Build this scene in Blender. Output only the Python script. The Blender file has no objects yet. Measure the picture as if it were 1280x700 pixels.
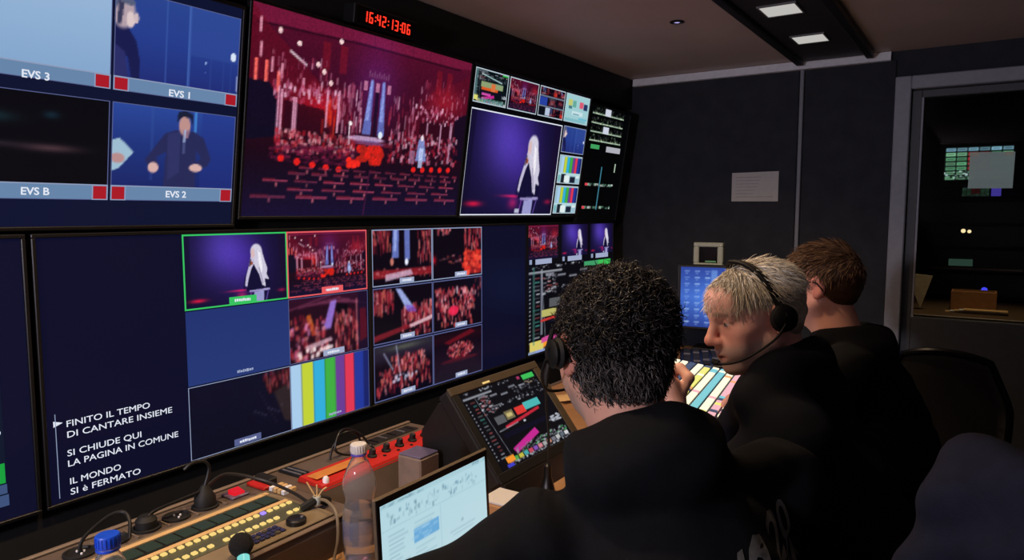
import bpy, bmesh, math, random
import numpy as np
from mathutils import Vector, Matrix

scene = bpy.context.scene
COL = scene.collection
# ------------------------------------------------------------------ camera
CAM = Vector((1.64, 0.0, 1.38))
cam_data = bpy.data.cameras.new('camera')
cam_data.sensor_width = 36.0
cam_data.lens = 900.0 / 1280.0 * 36.0
cam_data.clip_start = 0.02
cam = bpy.data.objects.new('camera', cam_data)
COL.objects.link(cam)
cam.location = CAM
cam.rotation_euler = (math.radians(90 - 5.332), 0, math.radians(33.355))
scene.camera = cam
# ------------------------------------------------------------------ world, exposure
world = bpy.data.worlds.new('world')
scene.world = world
world.use_nodes = True
world.node_tree.nodes['Background'].inputs[0].default_value = (0.5, 0.55, 0.7, 1)
world.node_tree.nodes['Background'].inputs[1].default_value = 0.0
vs = scene.view_settings
vs.view_transform = 'Standard'
vs.look = 'None'
vs.exposure = 0.0
vs.gamma = 1.0
vs.use_curve_mapping = False
scene.cycles.use_denoising = True
scene.cycles.max_bounces = 6
scene.cycles.sample_clamp_indirect = 4.0
SPOT_W = 30.0         # one recessed warm downlight over the desk
REAR_W = 85.0           # added unseen cool lamp behind the camera, brightens faces and end wall

# ------------------------------------------------------------------ materials
MATS = {}


def lin(c):
    return tuple((v / 12.92 if v <= 0.04045 else ((v + 0.055) / 1.055) ** 2.4) for v in c)


def mat(name, col, rough=0.6, metal=0.0, var=0.12, scale=40.0, bump=0.0, spec=0.5, bscale=None, sheen=0.0, coat=0.0):
    """principled material, its colour (sRGB) varied and its relief raised by noise"""
    if name in MATS:
        return MATS[name]
    m = bpy.data.materials.new(name)
    m.use_nodes = True
    nt = m.node_tree
    b = nt.nodes['Principled BSDF']
    b.inputs['Roughness'].default_value = rough
    b.inputs['Metallic'].default_value = metal
    b.inputs['Specular IOR Level'].default_value = spec
    b.inputs['Sheen Weight'].default_value = sheen
    b.inputs['Coat Weight'].default_value = coat
    tc = nt.nodes.new('ShaderNodeTexCoord')
    n = nt.nodes.new('ShaderNodeTexNoise')
    n.inputs['Scale'].default_value = scale
    n.inputs['Detail'].default_value = 4
    nt.links.new(tc.outputs['Object'], n.inputs['Vector'])
    r = nt.nodes.new('ShaderNodeValToRGB')
    L = lin(col)
    r.color_ramp.elements[0].position = 0.3
    r.color_ramp.elements[1].position = 0.7
    r.color_ramp.elements[0].color = (*[v * (1 - var) for v in L], 1)
    r.color_ramp.elements[1].color = (*[min(1, v * (1 + var)) for v in L], 1)
    nt.links.new(n.outputs['Fac'], r.inputs['Fac'])
    nt.links.new(r.outputs['Color'], b.inputs['Base Color'])
    if bump:
        n2 = nt.nodes.new('ShaderNodeTexNoise')
        n2.inputs['Scale'].default_value = bscale or scale * 4
        n2.inputs['Detail'].default_value = 5
        nt.links.new(tc.outputs['Object'], n2.inputs['Vector'])
        bp = nt.nodes.new('ShaderNodeBump')
        bp.inputs['Strength'].default_value = bump
        bp.inputs['Distance'].default_value = 0.01
        nt.links.new(n2.outputs['Fac'], bp.inputs['Height'])
        nt.links.new(bp.outputs['Normal'], b.inputs['Normal'])
    MATS[name] = m
    return m


def emit(name, col, strength=1.0, gloss=True):
    """a lit surface: screen colour, LED or lamp panel (sRGB colour)"""
    if name in MATS:
        return MATS[name]
    m = bpy.data.materials.new(name)
    m.use_nodes = True
    b = m.node_tree.nodes['Principled BSDF']
    b.inputs['Base Color'].default_value = (0.003, 0.003, 0.004, 1)
    b.inputs['Roughness'].default_value = 0.22
    b.inputs['Specular IOR Level'].default_value = 0.08 if gloss else 0.0
    b.inputs['Emission Color'].default_value = (*lin(col), 1)
    b.inputs['Emission Strength'].default_value = strength
    MATS[name] = m
    return m


def picture_mat():
    if 'lit_picture' in MATS:
        return MATS['lit_picture']
    m = emit('lit_picture', (1, 1, 1))
    m.cycles.emission_sampling = 'NONE'
    nt = m.node_tree
    a = nt.nodes.new('ShaderNodeAttribute')
    a.attribute_name = 'picture'
    nt.links.new(a.outputs['Color'], nt.nodes['Principled BSDF'].inputs['Emission Color'])
    return m


def paint_mat(name, rough=0.55, sss=0.0, bump=0.0, bscale=300, spec=0.4, sheen=0.0):
    """surface whose own colour comes from a painted colour attribute (skin, hair, print)"""
    if name in MATS:
        return MATS[name]
    m = bpy.data.materials.new(name)
    m.use_nodes = True
    nt = m.node_tree
    b = nt.nodes['Principled BSDF']
    a = nt.nodes.new('ShaderNodeAttribute')
    a.attribute_name = 'picture'
    nt.links.new(a.outputs['Color'], b.inputs['Base Color'])
    b.inputs['Roughness'].default_value = rough
    b.inputs['Specular IOR Level'].default_value = spec
    b.inputs['Sheen Weight'].default_value = sheen
    if sss:
        b.inputs['Subsurface Weight'].default_value = sss
        b.inputs['Subsurface Scale'].default_value = 0.006
        b.inputs['Subsurface Radius'].default_value = (1.0, 0.35, 0.2)
    if bump:
        tc = nt.nodes.new('ShaderNodeTexCoord')
        n2 = nt.nodes.new('ShaderNodeTexNoise')
        n2.inputs['Scale'].default_value = bscale
        n2.inputs['Detail'].default_value = 4
        nt.links.new(tc.outputs['Object'], n2.inputs['Vector'])
        bp = nt.nodes.new('ShaderNodeBump')
        bp.inputs['Strength'].default_value = bump
        bp.inputs['Distance'].default_value = 0.004
        nt.links.new(n2.outputs['Fac'], bp.inputs['Height'])
        nt.links.new(bp.outputs['Normal'], b.inputs['Normal'])
    MATS[name] = m
    return m


# ------------------------------------------------------------------ object helpers
def link(name, me, parent=None, M=None):
    o = bpy.data.objects.new(name, me)
    COL.objects.link(o)
    if parent:
        o.parent = parent
    if M is not None:
        o.matrix_local = M
    return o


def tag(o, label, cat, group=None, kind=None):
    o['label'] = label
    if cat:
        o['category'] = cat
    if group:
        o['group'] = group
    if kind:
        o['kind'] = kind
    return o


def thing(name, label, cat, loc=(0, 0, 0), M=None, group=None):
    o = bpy.data.objects.new(name, None)
    o.empty_display_size = 0.05
    COL.objects.link(o)
    if M is not None:
        o.matrix_world = M
    else:
        o.location = loc
    return tag(o, label, cat, group)


class MB:
    """collects shapes and builds ONE mesh object out of them"""

    def __init__(s):
        s.bm = bmesh.new()

    def box(s, a, b, bev=0.0, M=None, seg=1):
        a, b = Vector(a), Vector(b)
        c, d = (a + b) / 2, b - a
        t = bmesh.new()
        bmesh.ops.create_cube(t, size=1.0)
        bmesh.ops.scale(t, vec=[abs(v) for v in d], verts=t.verts)
        if bev > 0:
            bmesh.ops.bevel(t, geom=list(t.edges), offset=min(bev, 0.49 * min(abs(v) for v in d)), segments=seg, affect='EDGES')
        bmesh.ops.translate(t, vec=c, verts=t.verts)
        return s._add(t, M)

    def _add(s, t, M=None):
        if M is not None:
            bmesh.ops.transform(t, matrix=M, verts=t.verts)
        me = bpy.data.meshes.new('tmp')
        t.to_mesh(me)
        t.free()
        s.bm.from_mesh(me)
        bpy.data.meshes.remove(me)
        return s

    def tube(s, pts, r, n=8, cap=True, M=None):
        """swept tube; r a number or one per point"""
        pts = [Vector(p) for p in pts]
        rs = r if isinstance(r, (list, tuple)) else [r] * len(pts)
        t = bmesh.new()
        rings = []
        up = None
        for i, p in enumerate(pts):
            d = (pts[min(i + 1, len(pts) - 1)] - pts[max(i - 1, 0)]).normalized()
            if up is None:
                up = d.orthogonal().normalized()
            u = (up - d * up.dot(d))
            u = u.normalized() if u.length > 1e-6 else d.orthogonal().normalized()
            up = u
            v = d.cross(u)
            rings.append([t.verts.new(p + (u * math.cos(2 * math.pi * k / n) + v * math.sin(2 * math.pi * k / n)) * rs[i]) for k in range(n)])
        for a, b in zip(rings, rings[1:]):
            for k in range(n):
                t.faces.new((a[k], a[(k + 1) % n], b[(k + 1) % n], b[k]))
        if cap:
            t.faces.new(rings[0][::-1])
            t.faces.new(rings[-1])
        return s._add(t, M)

    def lathe(s, prof, n=24, M=None, cap=True):
        """profile of (radius, z) turned about z"""
        t = bmesh.new()
        rings = [[t.verts.new((max(r, 1e-4) * math.cos(2 * math.pi * k / n), max(r, 1e-4) * math.sin(2 * math.pi * k / n), z)) for k in range(n)] for r, z in prof]
        for a, b in zip(rings, rings[1:]):
            for k in range(n):
                t.faces.new((a[k], a[(k + 1) % n], b[(k + 1) % n], b[k]))
        if cap:
            t.faces.new(rings[0][::-1])
            t.faces.new(rings[-1])
        return s._add(t, M)

    def ball(s, c, r, n=16, M=None):
        t = bmesh.new()
        bmesh.ops.create_uvsphere(t, u_segments=n, v_segments=max(6, n // 2), radius=1)
        rr = r if isinstance(r, (list, tuple)) else (r, r, r)
        bmesh.ops.scale(t, vec=rr, verts=t.verts)
        bmesh.ops.translate(t, vec=c, verts=t.verts)
        return s._add(t, M)

    def prism(s, poly, h0, h1, axis='z', bev=0.0, M=None):
        """outline in the plane across the axis, given thickness along it"""
        f = {'z': lambda a, b, h: (a, b, h), 'y': lambda a, b, h: (a, h, b), 'x': lambda a, b, h: (h, a, b)}[axis]
        t = bmesh.new()
        lo = [t.verts.new(f(a, b, h0)) for a, b in poly]
        hi = [t.verts.new(f(a, b, h1)) for a, b in poly]
        t.faces.new(lo[::-1])
        t.faces.new(hi)
        n = len(poly)
        for k in range(n):
            t.faces.new((lo[k], lo[(k + 1) % n], hi[(k + 1) % n], hi[k]))
        bmesh.ops.recalc_face_normals(t, faces=t.faces)
        if bev:
            bmesh.ops.bevel(t, geom=list(t.edges), offset=bev, segments=2, affect='EDGES')
        return s._add(t, M)

    def build(s, name, m, parent=None, smooth=False, M=None):
        me = bpy.data.meshes.new(name)
        s.bm.to_mesh(me)
        s.bm.free()
        me.materials.append(m)
        if smooth:
            me.polygons.foreach_set('use_smooth', [True] * len(me.polygons))
            try:
                me.set_sharp_from_angle(angle=math.radians(40))
            except Exception:
                pass
        return link(name, me, parent, M)


def spline(pts, n=8):
    """smooth curve through the points"""
    P = [Vector(p) for p in pts]
    out = []
    for i in range(len(P) - 1):
        p0, p1, p2, p3 = P[max(i - 1, 0)], P[i], P[i + 1], P[min(i + 2, len(P) - 1)]
        for k in range(n):
            t = k / n
            out.append(0.5 * ((2 * p1) + (p2 - p0) * t + (2 * p0 - 5 * p1 + 4 * p2 - p3) * t * t + (3 * p1 - p0 - 3 * p2 + p3) * t ** 3))
    out.append(P[-1])
    return out


def box(name, a, b, m, parent=None, bev=0.0, M=None, seg=1):
    return MB().box(a, b, bev, None, seg).build(name, m, parent, M=M)


def struct(name, a, b, m, label, bev=0.0):
    return tag(box(name, a, b, m, bev=bev), label, None, kind='structure')


def lettering(text, size, m, parent, M, width=None, name='lettering', stretch=1.0, bold=0.0, thick=0.0003, align='LEFT', shear=0.0):
    """flat letters as a mesh, baseline start at M's origin"""
    cu = bpy.data.curves.new('letters', 'FONT')
    cu.body = text
    cu.size = size
    cu.extrude = thick
    cu.offset = bold
    cu.shear = shear
    cu.align_x = align
    cu.resolution_u = 3
    tmp = bpy.data.objects.new('letters', cu)
    COL.objects.link(tmp)
    dg = bpy.context.evaluated_depsgraph_get()
    me = bpy.data.meshes.new_from_object(tmp.evaluated_get(dg))
    bpy.data.objects.remove(tmp)
    bpy.data.curves.remove(cu)
    co = np.empty(len(me.vertices) * 3)
    me.vertices.foreach_get('co', co)
    co = co.reshape(-1, 3)
    if width and len(co):
        co[:, 0] *= width / max(1e-6, np.ptp(co[:, 0]))
    co[:, 1] *= stretch
    me.vertices.foreach_set('co', co.ravel())
    me.materials.clear()
    me.materials.append(m)
    return link(name, me, parent, M)


T3 = Matrix.Translation


def rot(ax, deg):
    return Matrix.Rotation(math.radians(deg), 4, ax)


def wall_frame(x, y, z, tilt=0.0):
    """frame on the screen wall: local x along the wall (+y), local y up the screen, local z out into the room"""
    s, c = math.sin(math.radians(tilt)), math.cos(math.radians(tilt))
    return Matrix(((0, s, c, x), (1, 0, 0, y), (0, c, -s, z), (0, 0, 0, 1)))


# ------------------------------------------------------------------ canvas: paints the pictures shown on the screens
class Canvas:
    def __init__(s, w, h, col=(0, 0, 0)):
        s.w, s.h = w, h
        s.a = np.zeros((h, w, 3)) + np.array(col)
        s.u, s.v = np.meshgrid((np.arange(w) + 0.5) / w, (np.arange(h) + 0.5) / h)

    def mix(s, m, col, al=1.0):
        m = (np.clip(m, 0, 1) * al)[..., None]
        s.a = s.a * (1 - m) + np.array(col) * m
        return s

    def add(s, m, col, al=1.0):
        s.a = s.a + (np.clip(m, 0, 1) * al)[..., None] * np.array(col)
        return s

    def vgrad(s, stops):
        v = s.v
        for k in range(3):
            s.a[..., k] = np.interp(v, [q[0] for q in stops], [q[1][k] for q in stops])
        return s

    def rect(s, x0, y0, x1, y1, col, al=1.0):
        fx, fy = s.w, s.h
        m = np.clip((s.u - x0) * fx + 0.5, 0, 1) * np.clip((x1 - s.u) * fx + 0.5, 0, 1) * np.clip((s.v - y0) * fy + 0.5, 0, 1) * np.clip((y1 - s.v) * fy + 0.5, 0, 1)
        return s.mix(m, col, al)

    def ell(s, cx, cy, rx, ry, col, al=1.0, soft=0.25, ang=0.0):
        du, dv = s.u - cx, (s.v - cy)
        asp = s.h / s.w
        c, n = math.cos(ang), math.sin(ang)
        x, y = du * c + dv * asp * n, -du * n + dv * asp * c
        d = np.sqrt((x / rx) ** 2 + (y / (ry * asp)) ** 2)
        return s.mix(np.clip((1 - d) / soft + 0.5, 0, 1) if soft < 0.9 else np.clip(1 - d, 0, 1) ** 1.3, col, al)

    def glow(s, cx, cy, rx, ry, col, al=1.0):
        d = ((s.u - cx) / rx) ** 2 + ((s.v - cy) / ry) ** 2
        return s.add(np.exp(-d * 1.6), col, al)

    def line(s, x0, y0, x1, y1, t, col, al=1.0):
        asp = s.h / s.w
        ax, ay, bx, by = x0, y0 * asp, x1, y1 * asp
        px, py = s.u - ax, s.v * asp - ay
        dx, dy = bx - ax, by - ay
        q = np.clip((px * dx + py * dy) / max(1e-9, dx * dx + dy * dy), 0, 1)
        d = np.hypot(px - q * dx, py - q * dy)
        return s.mix(np.clip((t / 2 - d) * s.w + 0.5, 0, 1), col, al)

    def poly(s, pts, col, al=1.0):
        ins = np.zeros(s.u.shape)
        for oy in (-0.25, 0.25):
            for ox in (-0.25, 0.25):
                U, V = s.u + ox / s.w, s.v + oy / s.h
                r = np.zeros(U.shape, bool)
                for (x0, y0), (x1, y1) in zip(pts, pts[1:] + pts[:1]):
                    if y0 == y1:
                        continue
                    r ^= ((y0 > V) != (y1 > V)) & (U < (x1 - x0) * (V - y0) / (y1 - y0) + x0)
                ins += r * 0.25
        return s.mix(ins, col, al)

    def specks(s, rng, n, x0, y0, x1, y1, cols, su=(0.004, 0.01), sv=(0.01, 0.03), al=(0.4, 1)):
        for _ in range(n):
            cx, cy = rng.uniform(x0, x1), rng.uniform(y0, y1)
            a, b = rng.uniform(*su) / 2, rng.uniform(*sv) / 2
            s.rect(cx - a, cy - b, cx + a, cy + b, cols[rng.randint(len(cols))], rng.uniform(*al))
        return s

    def grain(s, rng, amt):
        s.a = s.a * (1 + rng.uniform(-amt, amt, s.u.shape)[..., None])
        return s

    def blur(s, k=1):
        for _ in range(k):
            p = np.pad(s.a, ((1, 1), (1, 1), (0, 0)), mode='edge')
            s.a = (p[1:-1, 1:-1] * 2 + p[:-2, 1:-1] + p[2:, 1:-1] + p[1:-1, :-2] + p[1:-1, 2:]) / 6
        return s

    def paste(s, o, x0, y0, x1, y1):
        i0, i1, j0, j1 = int(round(x0 * s.w)), int(round(x1 * s.w)), int(round(y0 * s.h)), int(round(y1 * s.h))
        b = o.small(i1 - i0, j1 - j0)
        s.a[j0:j1, i0:i1] = b.a
        return s

    def small(s, w, h):
        """area-averaged copy at another size"""
        fy = np.linspace(0, s.h, h + 1)
        fx = np.linspace(0, s.w, w + 1)

        def avg(A, f, ax):
            cs = np.concatenate([np.zeros_like(np.take(A, [0], ax)), np.cumsum(A, ax)], ax)
            i = np.floor(f).astype(int)
            t = f - i
            j = np.minimum(i + 1, A.shape[ax])
            sh = [1, 1, 1]
            sh[ax] = -1
            v = np.take(cs, i, ax) * (1 - t.reshape(sh)) + np.take(cs, j, ax) * t.reshape(sh)
            return np.diff(v, axis=ax) / np.diff(f).reshape(sh)
        c = Canvas(w, h)
        c.a = avg(avg(s.a, fy, 0), fx, 1)
        return c


def color_attr(me, cols):
    at = me.color_attributes.new('picture', 'FLOAT_COLOR', 'POINT')
    c = np.ones((len(me.vertices), 4), dtype=np.float32)
    c[:, :3] = cols
    at.data.foreach_set('color', c.ravel())


def srgb2lin(a):
    a = np.clip(a, 0, 1)
    return np.where(a <= 0.04045, a / 12.92, ((a + 0.055) / 1.055) ** 2.4)


def picture(name, cv, x0, y0, x1, y1, parent, z=0.0008, mat_=None, gain=1.0):
    """the canvas as a lit flat picture from (x0, y0) lower corner to (x1, y1) in the parent's plane"""
    w, h = cv.w, cv.h
    X, Y = np.meshgrid(np.linspace(x0, x1, w), np.linspace(y1, y0, h))
    co = np.stack([X, Y, np.full_like(X, z)], -1).reshape(-1, 3)
    i = (np.arange(h - 1)[:, None] * w + np.arange(w - 1)[None, :]).ravel()
    f = np.stack([i + w, i + w + 1, i + 1, i], -1)
    me = bpy.data.meshes.new(name)
    me.from_pydata(co.tolist(), [], f.tolist())
    color_attr(me, srgb2lin(cv.a).reshape(-1, 3) * gain)
    me.materials.append(mat_ or picture_mat())
    return link(name, me, parent)


def frame_lines(name, x0, y0, x1, y1, t, m, parent, z=0.0012):
    b = MB()
    d = 0.0003
    b.box((x0, y0, z - d), (x1, y0 + t, z))
    b.box((x0, y1 - t, z - d), (x1, y1, z))
    b.box((x0, y0 + t, z - d), (x0 + t, y1 - t, z))
    b.box((x1 - t, y0 + t, z - d), (x1, y1 - t, z))
    return b.build(name, m, parent)


def flat(name, x0, y0, x1, y1, m, parent, z=0.0015):
    return box(name, (x0, y0, z - 0.0004), (x1, y1, z), m, parent)

# ================================================================== THE ROOM
ZC = 2.087
YF = 3.643
m_black = mat('black_cladding', (0.055, 0.055, 0.06), 0.7, var=0.2)
m_farwall = mat('dark_fabric_wall', (0.205, 0.212, 0.235), 0.92, var=0.14, scale=14, bump=0.25, bscale=500, spec=0.2)
m_ceil = mat('taupe_ceiling', (0.79, 0.715, 0.68), 0.55, var=0.06, scale=3, bump=0.05, bscale=200, spec=0.3)
m_channel = mat('ceiling_channel_black', (0.16, 0.155, 0.155), 0.55, var=0.1)
m_rail = mat('ceiling_rail_black', (0.04, 0.04, 0.042), 0.5)
m_alu = mat('brushed_aluminium', (0.94, 0.95, 0.97), 0.45, metal=0.0, var=0.05, scale=60)
m_seam = mat('seam_profile', (0.50, 0.51, 0.54), 0.5, var=0.05)
m_frame = mat('door_frame_grey', (0.58, 0.59, 0.63), 0.55, var=0.06)
m_door = mat('door_leaf_dark', (0.27, 0.275, 0.29), 0.55, var=0.08)
m_floor = mat('dark_carpet', (0.10, 0.10, 0.11), 0.95, var=0.25, scale=120, bump=0.5, bscale=900)
m_rear = mat('rear_panelling', (0.24, 0.22, 0.21), 0.8, var=0.1)

struct('floor', (-0.1, -1.5, -0.05), (2.75, 5.4, 0.0), m_floor, 'dark carpeted floor of the control room')
struct('wall_left', (-0.16, -1.5, 0.0), (-0.08, YF + 0.08, 2.2), m_black, 'black wall that carries the rows of monitors')
struct('wall_right', (2.65, -1.5, 0.0), (2.75, YF + 0.08, 2.2), m_rear, 'dark side wall of the control room')
struct('wall_back', (-0.1, -1.6, 0.0), (2.75, -1.5, 2.2), m_rear, 'dark rear wall of the control room')
struct('ceiling', (-0.16, -1.6, ZC), (2.75, YF + 0.08, ZC + 0.06), m_ceil, 'brownish ceiling of the control room')
wf = tag(MB().box((-0.1, YF, 0), (1.285, YF + 0.08, 2.2)).box((1.285, YF, 1.972), (2.13, YF + 0.08, 2.2)).box((2.13, YF, 0), (2.75, YF + 0.08, 2.2)).build('wall_far', m_farwall),
         'dark navy fabric end wall with glazed door', None, kind='structure')
for a, b in ((-0.08, 0.868), (0.892, 1.272)):
    box('fabric_panel', (a, YF - 0.012, 0.02), (b, YF - 0.0005, 2.05), m_farwall, wf, bev=0.004)
box('seam_strip', (0.871, YF - 0.017, 0.0), (0.889, YF - 0.0005, 2.05), m_seam, wf, bev=0.003)
tag(MB().prism([(YF - 0.030, ZC - 0.003), (YF - 0.001, ZC - 0.003), (YF - 0.001, ZC - 0.042), (YF - 0.034, ZC - 0.040)], 0.03, 1.25, 'x').build('trim_1', m_alu),
    'pale metal cove strip where end wall meets ceiling', None, kind='structure')
# ---- black cladding round the monitors
tag(MB().box((-0.08, -1.4, 0.0), (-0.015, YF, 0.745)).box((-0.08, -1.4, 1.335), (-0.03, YF, 1.365)).box((-0.08, -1.4, 1.93), (0.02, YF, ZC - 0.002), 0.004).build('trim_2', m_black),
    'black filler panels above and below the monitors', None, kind='structure')

# ---- door with its frame and glass
dr = thing('door_1', 'grey framed glazed door in the end wall', None)
dr['kind'] = 'structure'
del dr['label']
dr['label'] = 'grey framed glazed door in the end wall'
MB().box((1.272, YF - 0.03, 0), (1.335, YF + 0.09, 1.972), 0.004).box((2.08, YF - 0.03, 0), (2.143, YF + 0.09, 1.972), 0.004).box((1.335, YF - 0.03, 1.915), (2.08, YF + 0.09, 1.972), 0.004).build('door_frame', m_frame, dr)
MB().box((1.338, YF + 0.01, 0.01), (1.375, YF + 0.05, 1.912), 0.002).box((2.04, YF + 0.01, 0.01), (2.077, YF + 0.05, 1.912), 0.002).box((1.375, YF + 0.01, 1.88), (2.04, YF + 0.05, 1.912), 0.002).box((1.375, YF + 0.01, 0.01), (2.04, YF + 0.05, 0.915), 0.002).build('door_leaf', m_door, dr)
glass = bpy.data.materials.new('door_glass')
glass.use_nodes = True
_nt = glass.node_tree
_b = _nt.nodes['Principled BSDF']
_b.inputs['Base Color'].default_value = (0.82, 0.86, 0.86, 1)
_b.inputs['Roughness'].default_value = 0.02
_b.inputs['Transmission Weight'].default_value = 1.0
_b.inputs['IOR'].default_value = 1.12
_nz = _nt.nodes.new('ShaderNodeTexNoise')
_nz.inputs['Scale'].default_value = 6
_mr = _nt.nodes.new('ShaderNodeMapRange')
_mr.inputs['To Min'].default_value = 0.01
_mr.inputs['To Max'].default_value = 0.03
_nt.links.new(_nz.outputs['Fac'], _mr.inputs['Value'])
_nt.links.new(_mr.outputs['Result'], _b.inputs['Roughness'])
box('glass_pane', (1.37, YF + 0.026, 0.91), (2.045, YF + 0.032, 1.885), glass, dr)
box('glazing_bead', (1.375, YF + 0.008, 0.915), (1.383, YF + 0.024, 1.88), m_frame, dr)
box('door_handle', (1.99, YF - 0.02, 1.0), (2.03, YF + 0.01, 1.03), m_alu, dr, bev=0.008)

# ---- ceiling channel with its light panels
ch = tag(MB().box((0.895, -1.3, ZC - 0.012), (1.155, YF - 0.06, ZC - 0.001)).build('ceiling_channel', m_channel), 'dark recessed service channel running along the ceiling', 'ceiling channel')
box('rail', (0.862, -1.3, ZC - 0.03), (0.895, YF - 0.06, ZC - 0.001), m_rail, ch, bev=0.004)
box('rail', (1.155, -1.3, ZC - 0.03), (1.188, YF - 0.06, ZC - 0.001), m_rail, ch, bev=0.004)
m_panel = emit('light_panel_diffuser', (0.74, 0.73, 0.71), 1.0, gloss=False)
m_pframe = mat('light_panel_frame', (0.42, 0.42, 0.42), 0.5)
PL = [(2.56, 'pale light panel in the ceiling channel, the one cut by the picture top'), (3.05, 'pale light panel in the ceiling channel nearer the end wall')]
for y, lab in PL:
    t = thing('ceiling_light_panel', lab, 'light panel', (1.012, y + 0.07, ZC - 0.012), group='light panels in the ceiling channel')
    MB().box((-0.064, -0.074, -0.006), (-0.058, 0.074, 0)).box((0.058, -0.074, -0.006), (0.064, 0.074, 0)).box((-0.058, -0.074, -0.006), (0.058, -0.068, 0)).box((-0.058, 0.068, -0.006), (0.058, 0.074, 0)).build('frame', m_pframe, t)
    box('diffuser', (-0.058, -0.068, -0.004), (0.058, 0.068, -0.001), m_panel, t)

# ---- recessed downlights over the desk (one in view, the others of the row above and behind the camera)
m_chrome = mat('downlight_ring', (0.30, 0.28, 0.27), 0.3, metal=0.8, var=0.03)
m_lens = emit('downlight_lens', (0.72, 0.68, 0.95), 1.2, gloss=False)
DL = [(0.64, 2.633, 0.75), (0.64, 1.70, 1.0), (0.64, 0.80, 1.15), (0.64, -0.1, 0.9)]
for i, (x, y, k) in enumerate(DL):
    lab = ('small recessed downlight with violet lens in brown ceiling', 'recessed downlight in the ceiling above the touch console', 'recessed downlight in the ceiling above the key panel', 'recessed downlight in the ceiling above the cut-off lower monitor')[i]
    t = thing('recessed_downlight', lab, 'downlight', (x, y, ZC), group='row of downlights over the desk')
    MB().lathe([(0.012, -0.001), (0.026, -0.001), (0.027, -0.004), (0.013, -0.006), (0.012, -0.001)], 24, cap=False).build('ring', m_chrome, t, True)
    MB().lathe([(0.0, -0.0015), (0.012, -0.0015), (0.012, -0.003), (0.0, -0.0045)], 16).build('lens', m_lens, t, True)
    ld = bpy.data.lights.new('downlight', 'SPOT')
    ld.energy = SPOT_W * k
    ld.color = (1.0, 0.69, 0.41)
    ld.spot_size = math.radians(128)
    ld.spot_blend = 0.75
    ld.shadow_soft_size = 0.03
    lo = bpy.data.objects.new('downlight_lamp', ld)
    COL.objects.link(lo)
    lo.parent = t
    lo.location = (0, 0, -0.03)

# ---- added unseen rear lamp, hung low so its light reaches the ceiling
t = thing('added_rear_lamp', 'added unseen cool lamp behind the camera that brightens the room', 'lamp', (0.75, -1.05, ZC))
MB().lathe([(0.05, -0.001), (0.05, -0.02), (0.02, -0.03)], 24).build('ceiling_rose', m_alu, t, True)
MB().tube([(0, 0, -0.03), (0, 0, -0.40)], 0.004, 8).build('cord', m_black, t, True)
MB().lathe([(0.012, -0.40), (0.03, -0.41), (0.03, -0.43), (0.012, -0.44)], 20).build('socket', m_alu, t, True)
ld = bpy.data.lights.new('added_rear_light', 'POINT')
ld.energy = REAR_W
ld.color = (0.89, 0.84, 1.0)
ld.shadow_soft_size = 0.09
lo = bpy.data.objects.new('added_rear_light', ld)
COL.objects.link(lo)
lo.parent = t
lo.location = (0, 0, -0.52)

# ---- things on the end wall
m_paper = mat('white_paper', (0.78, 0.77, 0.75), 0.85, var=0.03)
m_ink = mat('grey_print', (0.62, 0.61, 0.60), 0.8)
t = thing('paper_notice', 'blank-looking pale paper notice pinned to the dark end wall', 'paper', (0.565, YF - 0.0135, 1.437))
MB().prism([(0, 0), (0.224, -0.002), (0.224, 0.143), (0.0, 0.14)], -0.001, 0.0, 'y').build('sheet', m_paper, t)
for k in range(7):
    box('print_line', (0.02, -0.0014, 0.02 + k * 0.016), (0.2 - (k * 37 % 40) / 400, -0.0010, 0.0225 + k * 0.016), m_ink, t)
m_cream = mat('cream_plastic', (0.84, 0.86, 0.77), 0.5, var=0.05)
t = thing('wall_control_panel', 'square cream wall control with small dark display', 'wall control', (0.385, YF - 0.012, 1.103))
MB().box((0, -0.03, 0), (0.152, 0, 0.022), 0.004).box((0, -0.03, 0.104), (0.152, 0, 0.126), 0.004).box((0, -0.03, 0.022), (0.028, 0, 0.104), 0.004).box((0.124, -0.03, 0.022), (0.152, 0, 0.104), 0.004).build('frame', m_cream, t)
box('display', (0.028, -0.02, 0.022), (0.124, -0.004, 0.104), mat('dark_display', (0.09, 0.10, 0.09), 0.15), t)
box('display_glow', (0.06, -0.0215, 0.026), (0.115, -0.0202, 0.034), emit('green_glow', (0.30, 0.42, 0.28)), t)
for q in ((0.012, 0.012), (0.14, 0.012), (0.012, 0.114), (0.14, 0.114)):
    MB().lathe([(0.004, 0), (0.004, 0.002), (0.001, 0.003)], 8, M=T3((q[0], -0.03, q[1])) @ rot('X', 90)).build('screw', m_alu, t)

# ================================================================== PICTURES FOR THE SCREENS
NAVY = (0.050, 0.055, 0.16)


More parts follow.
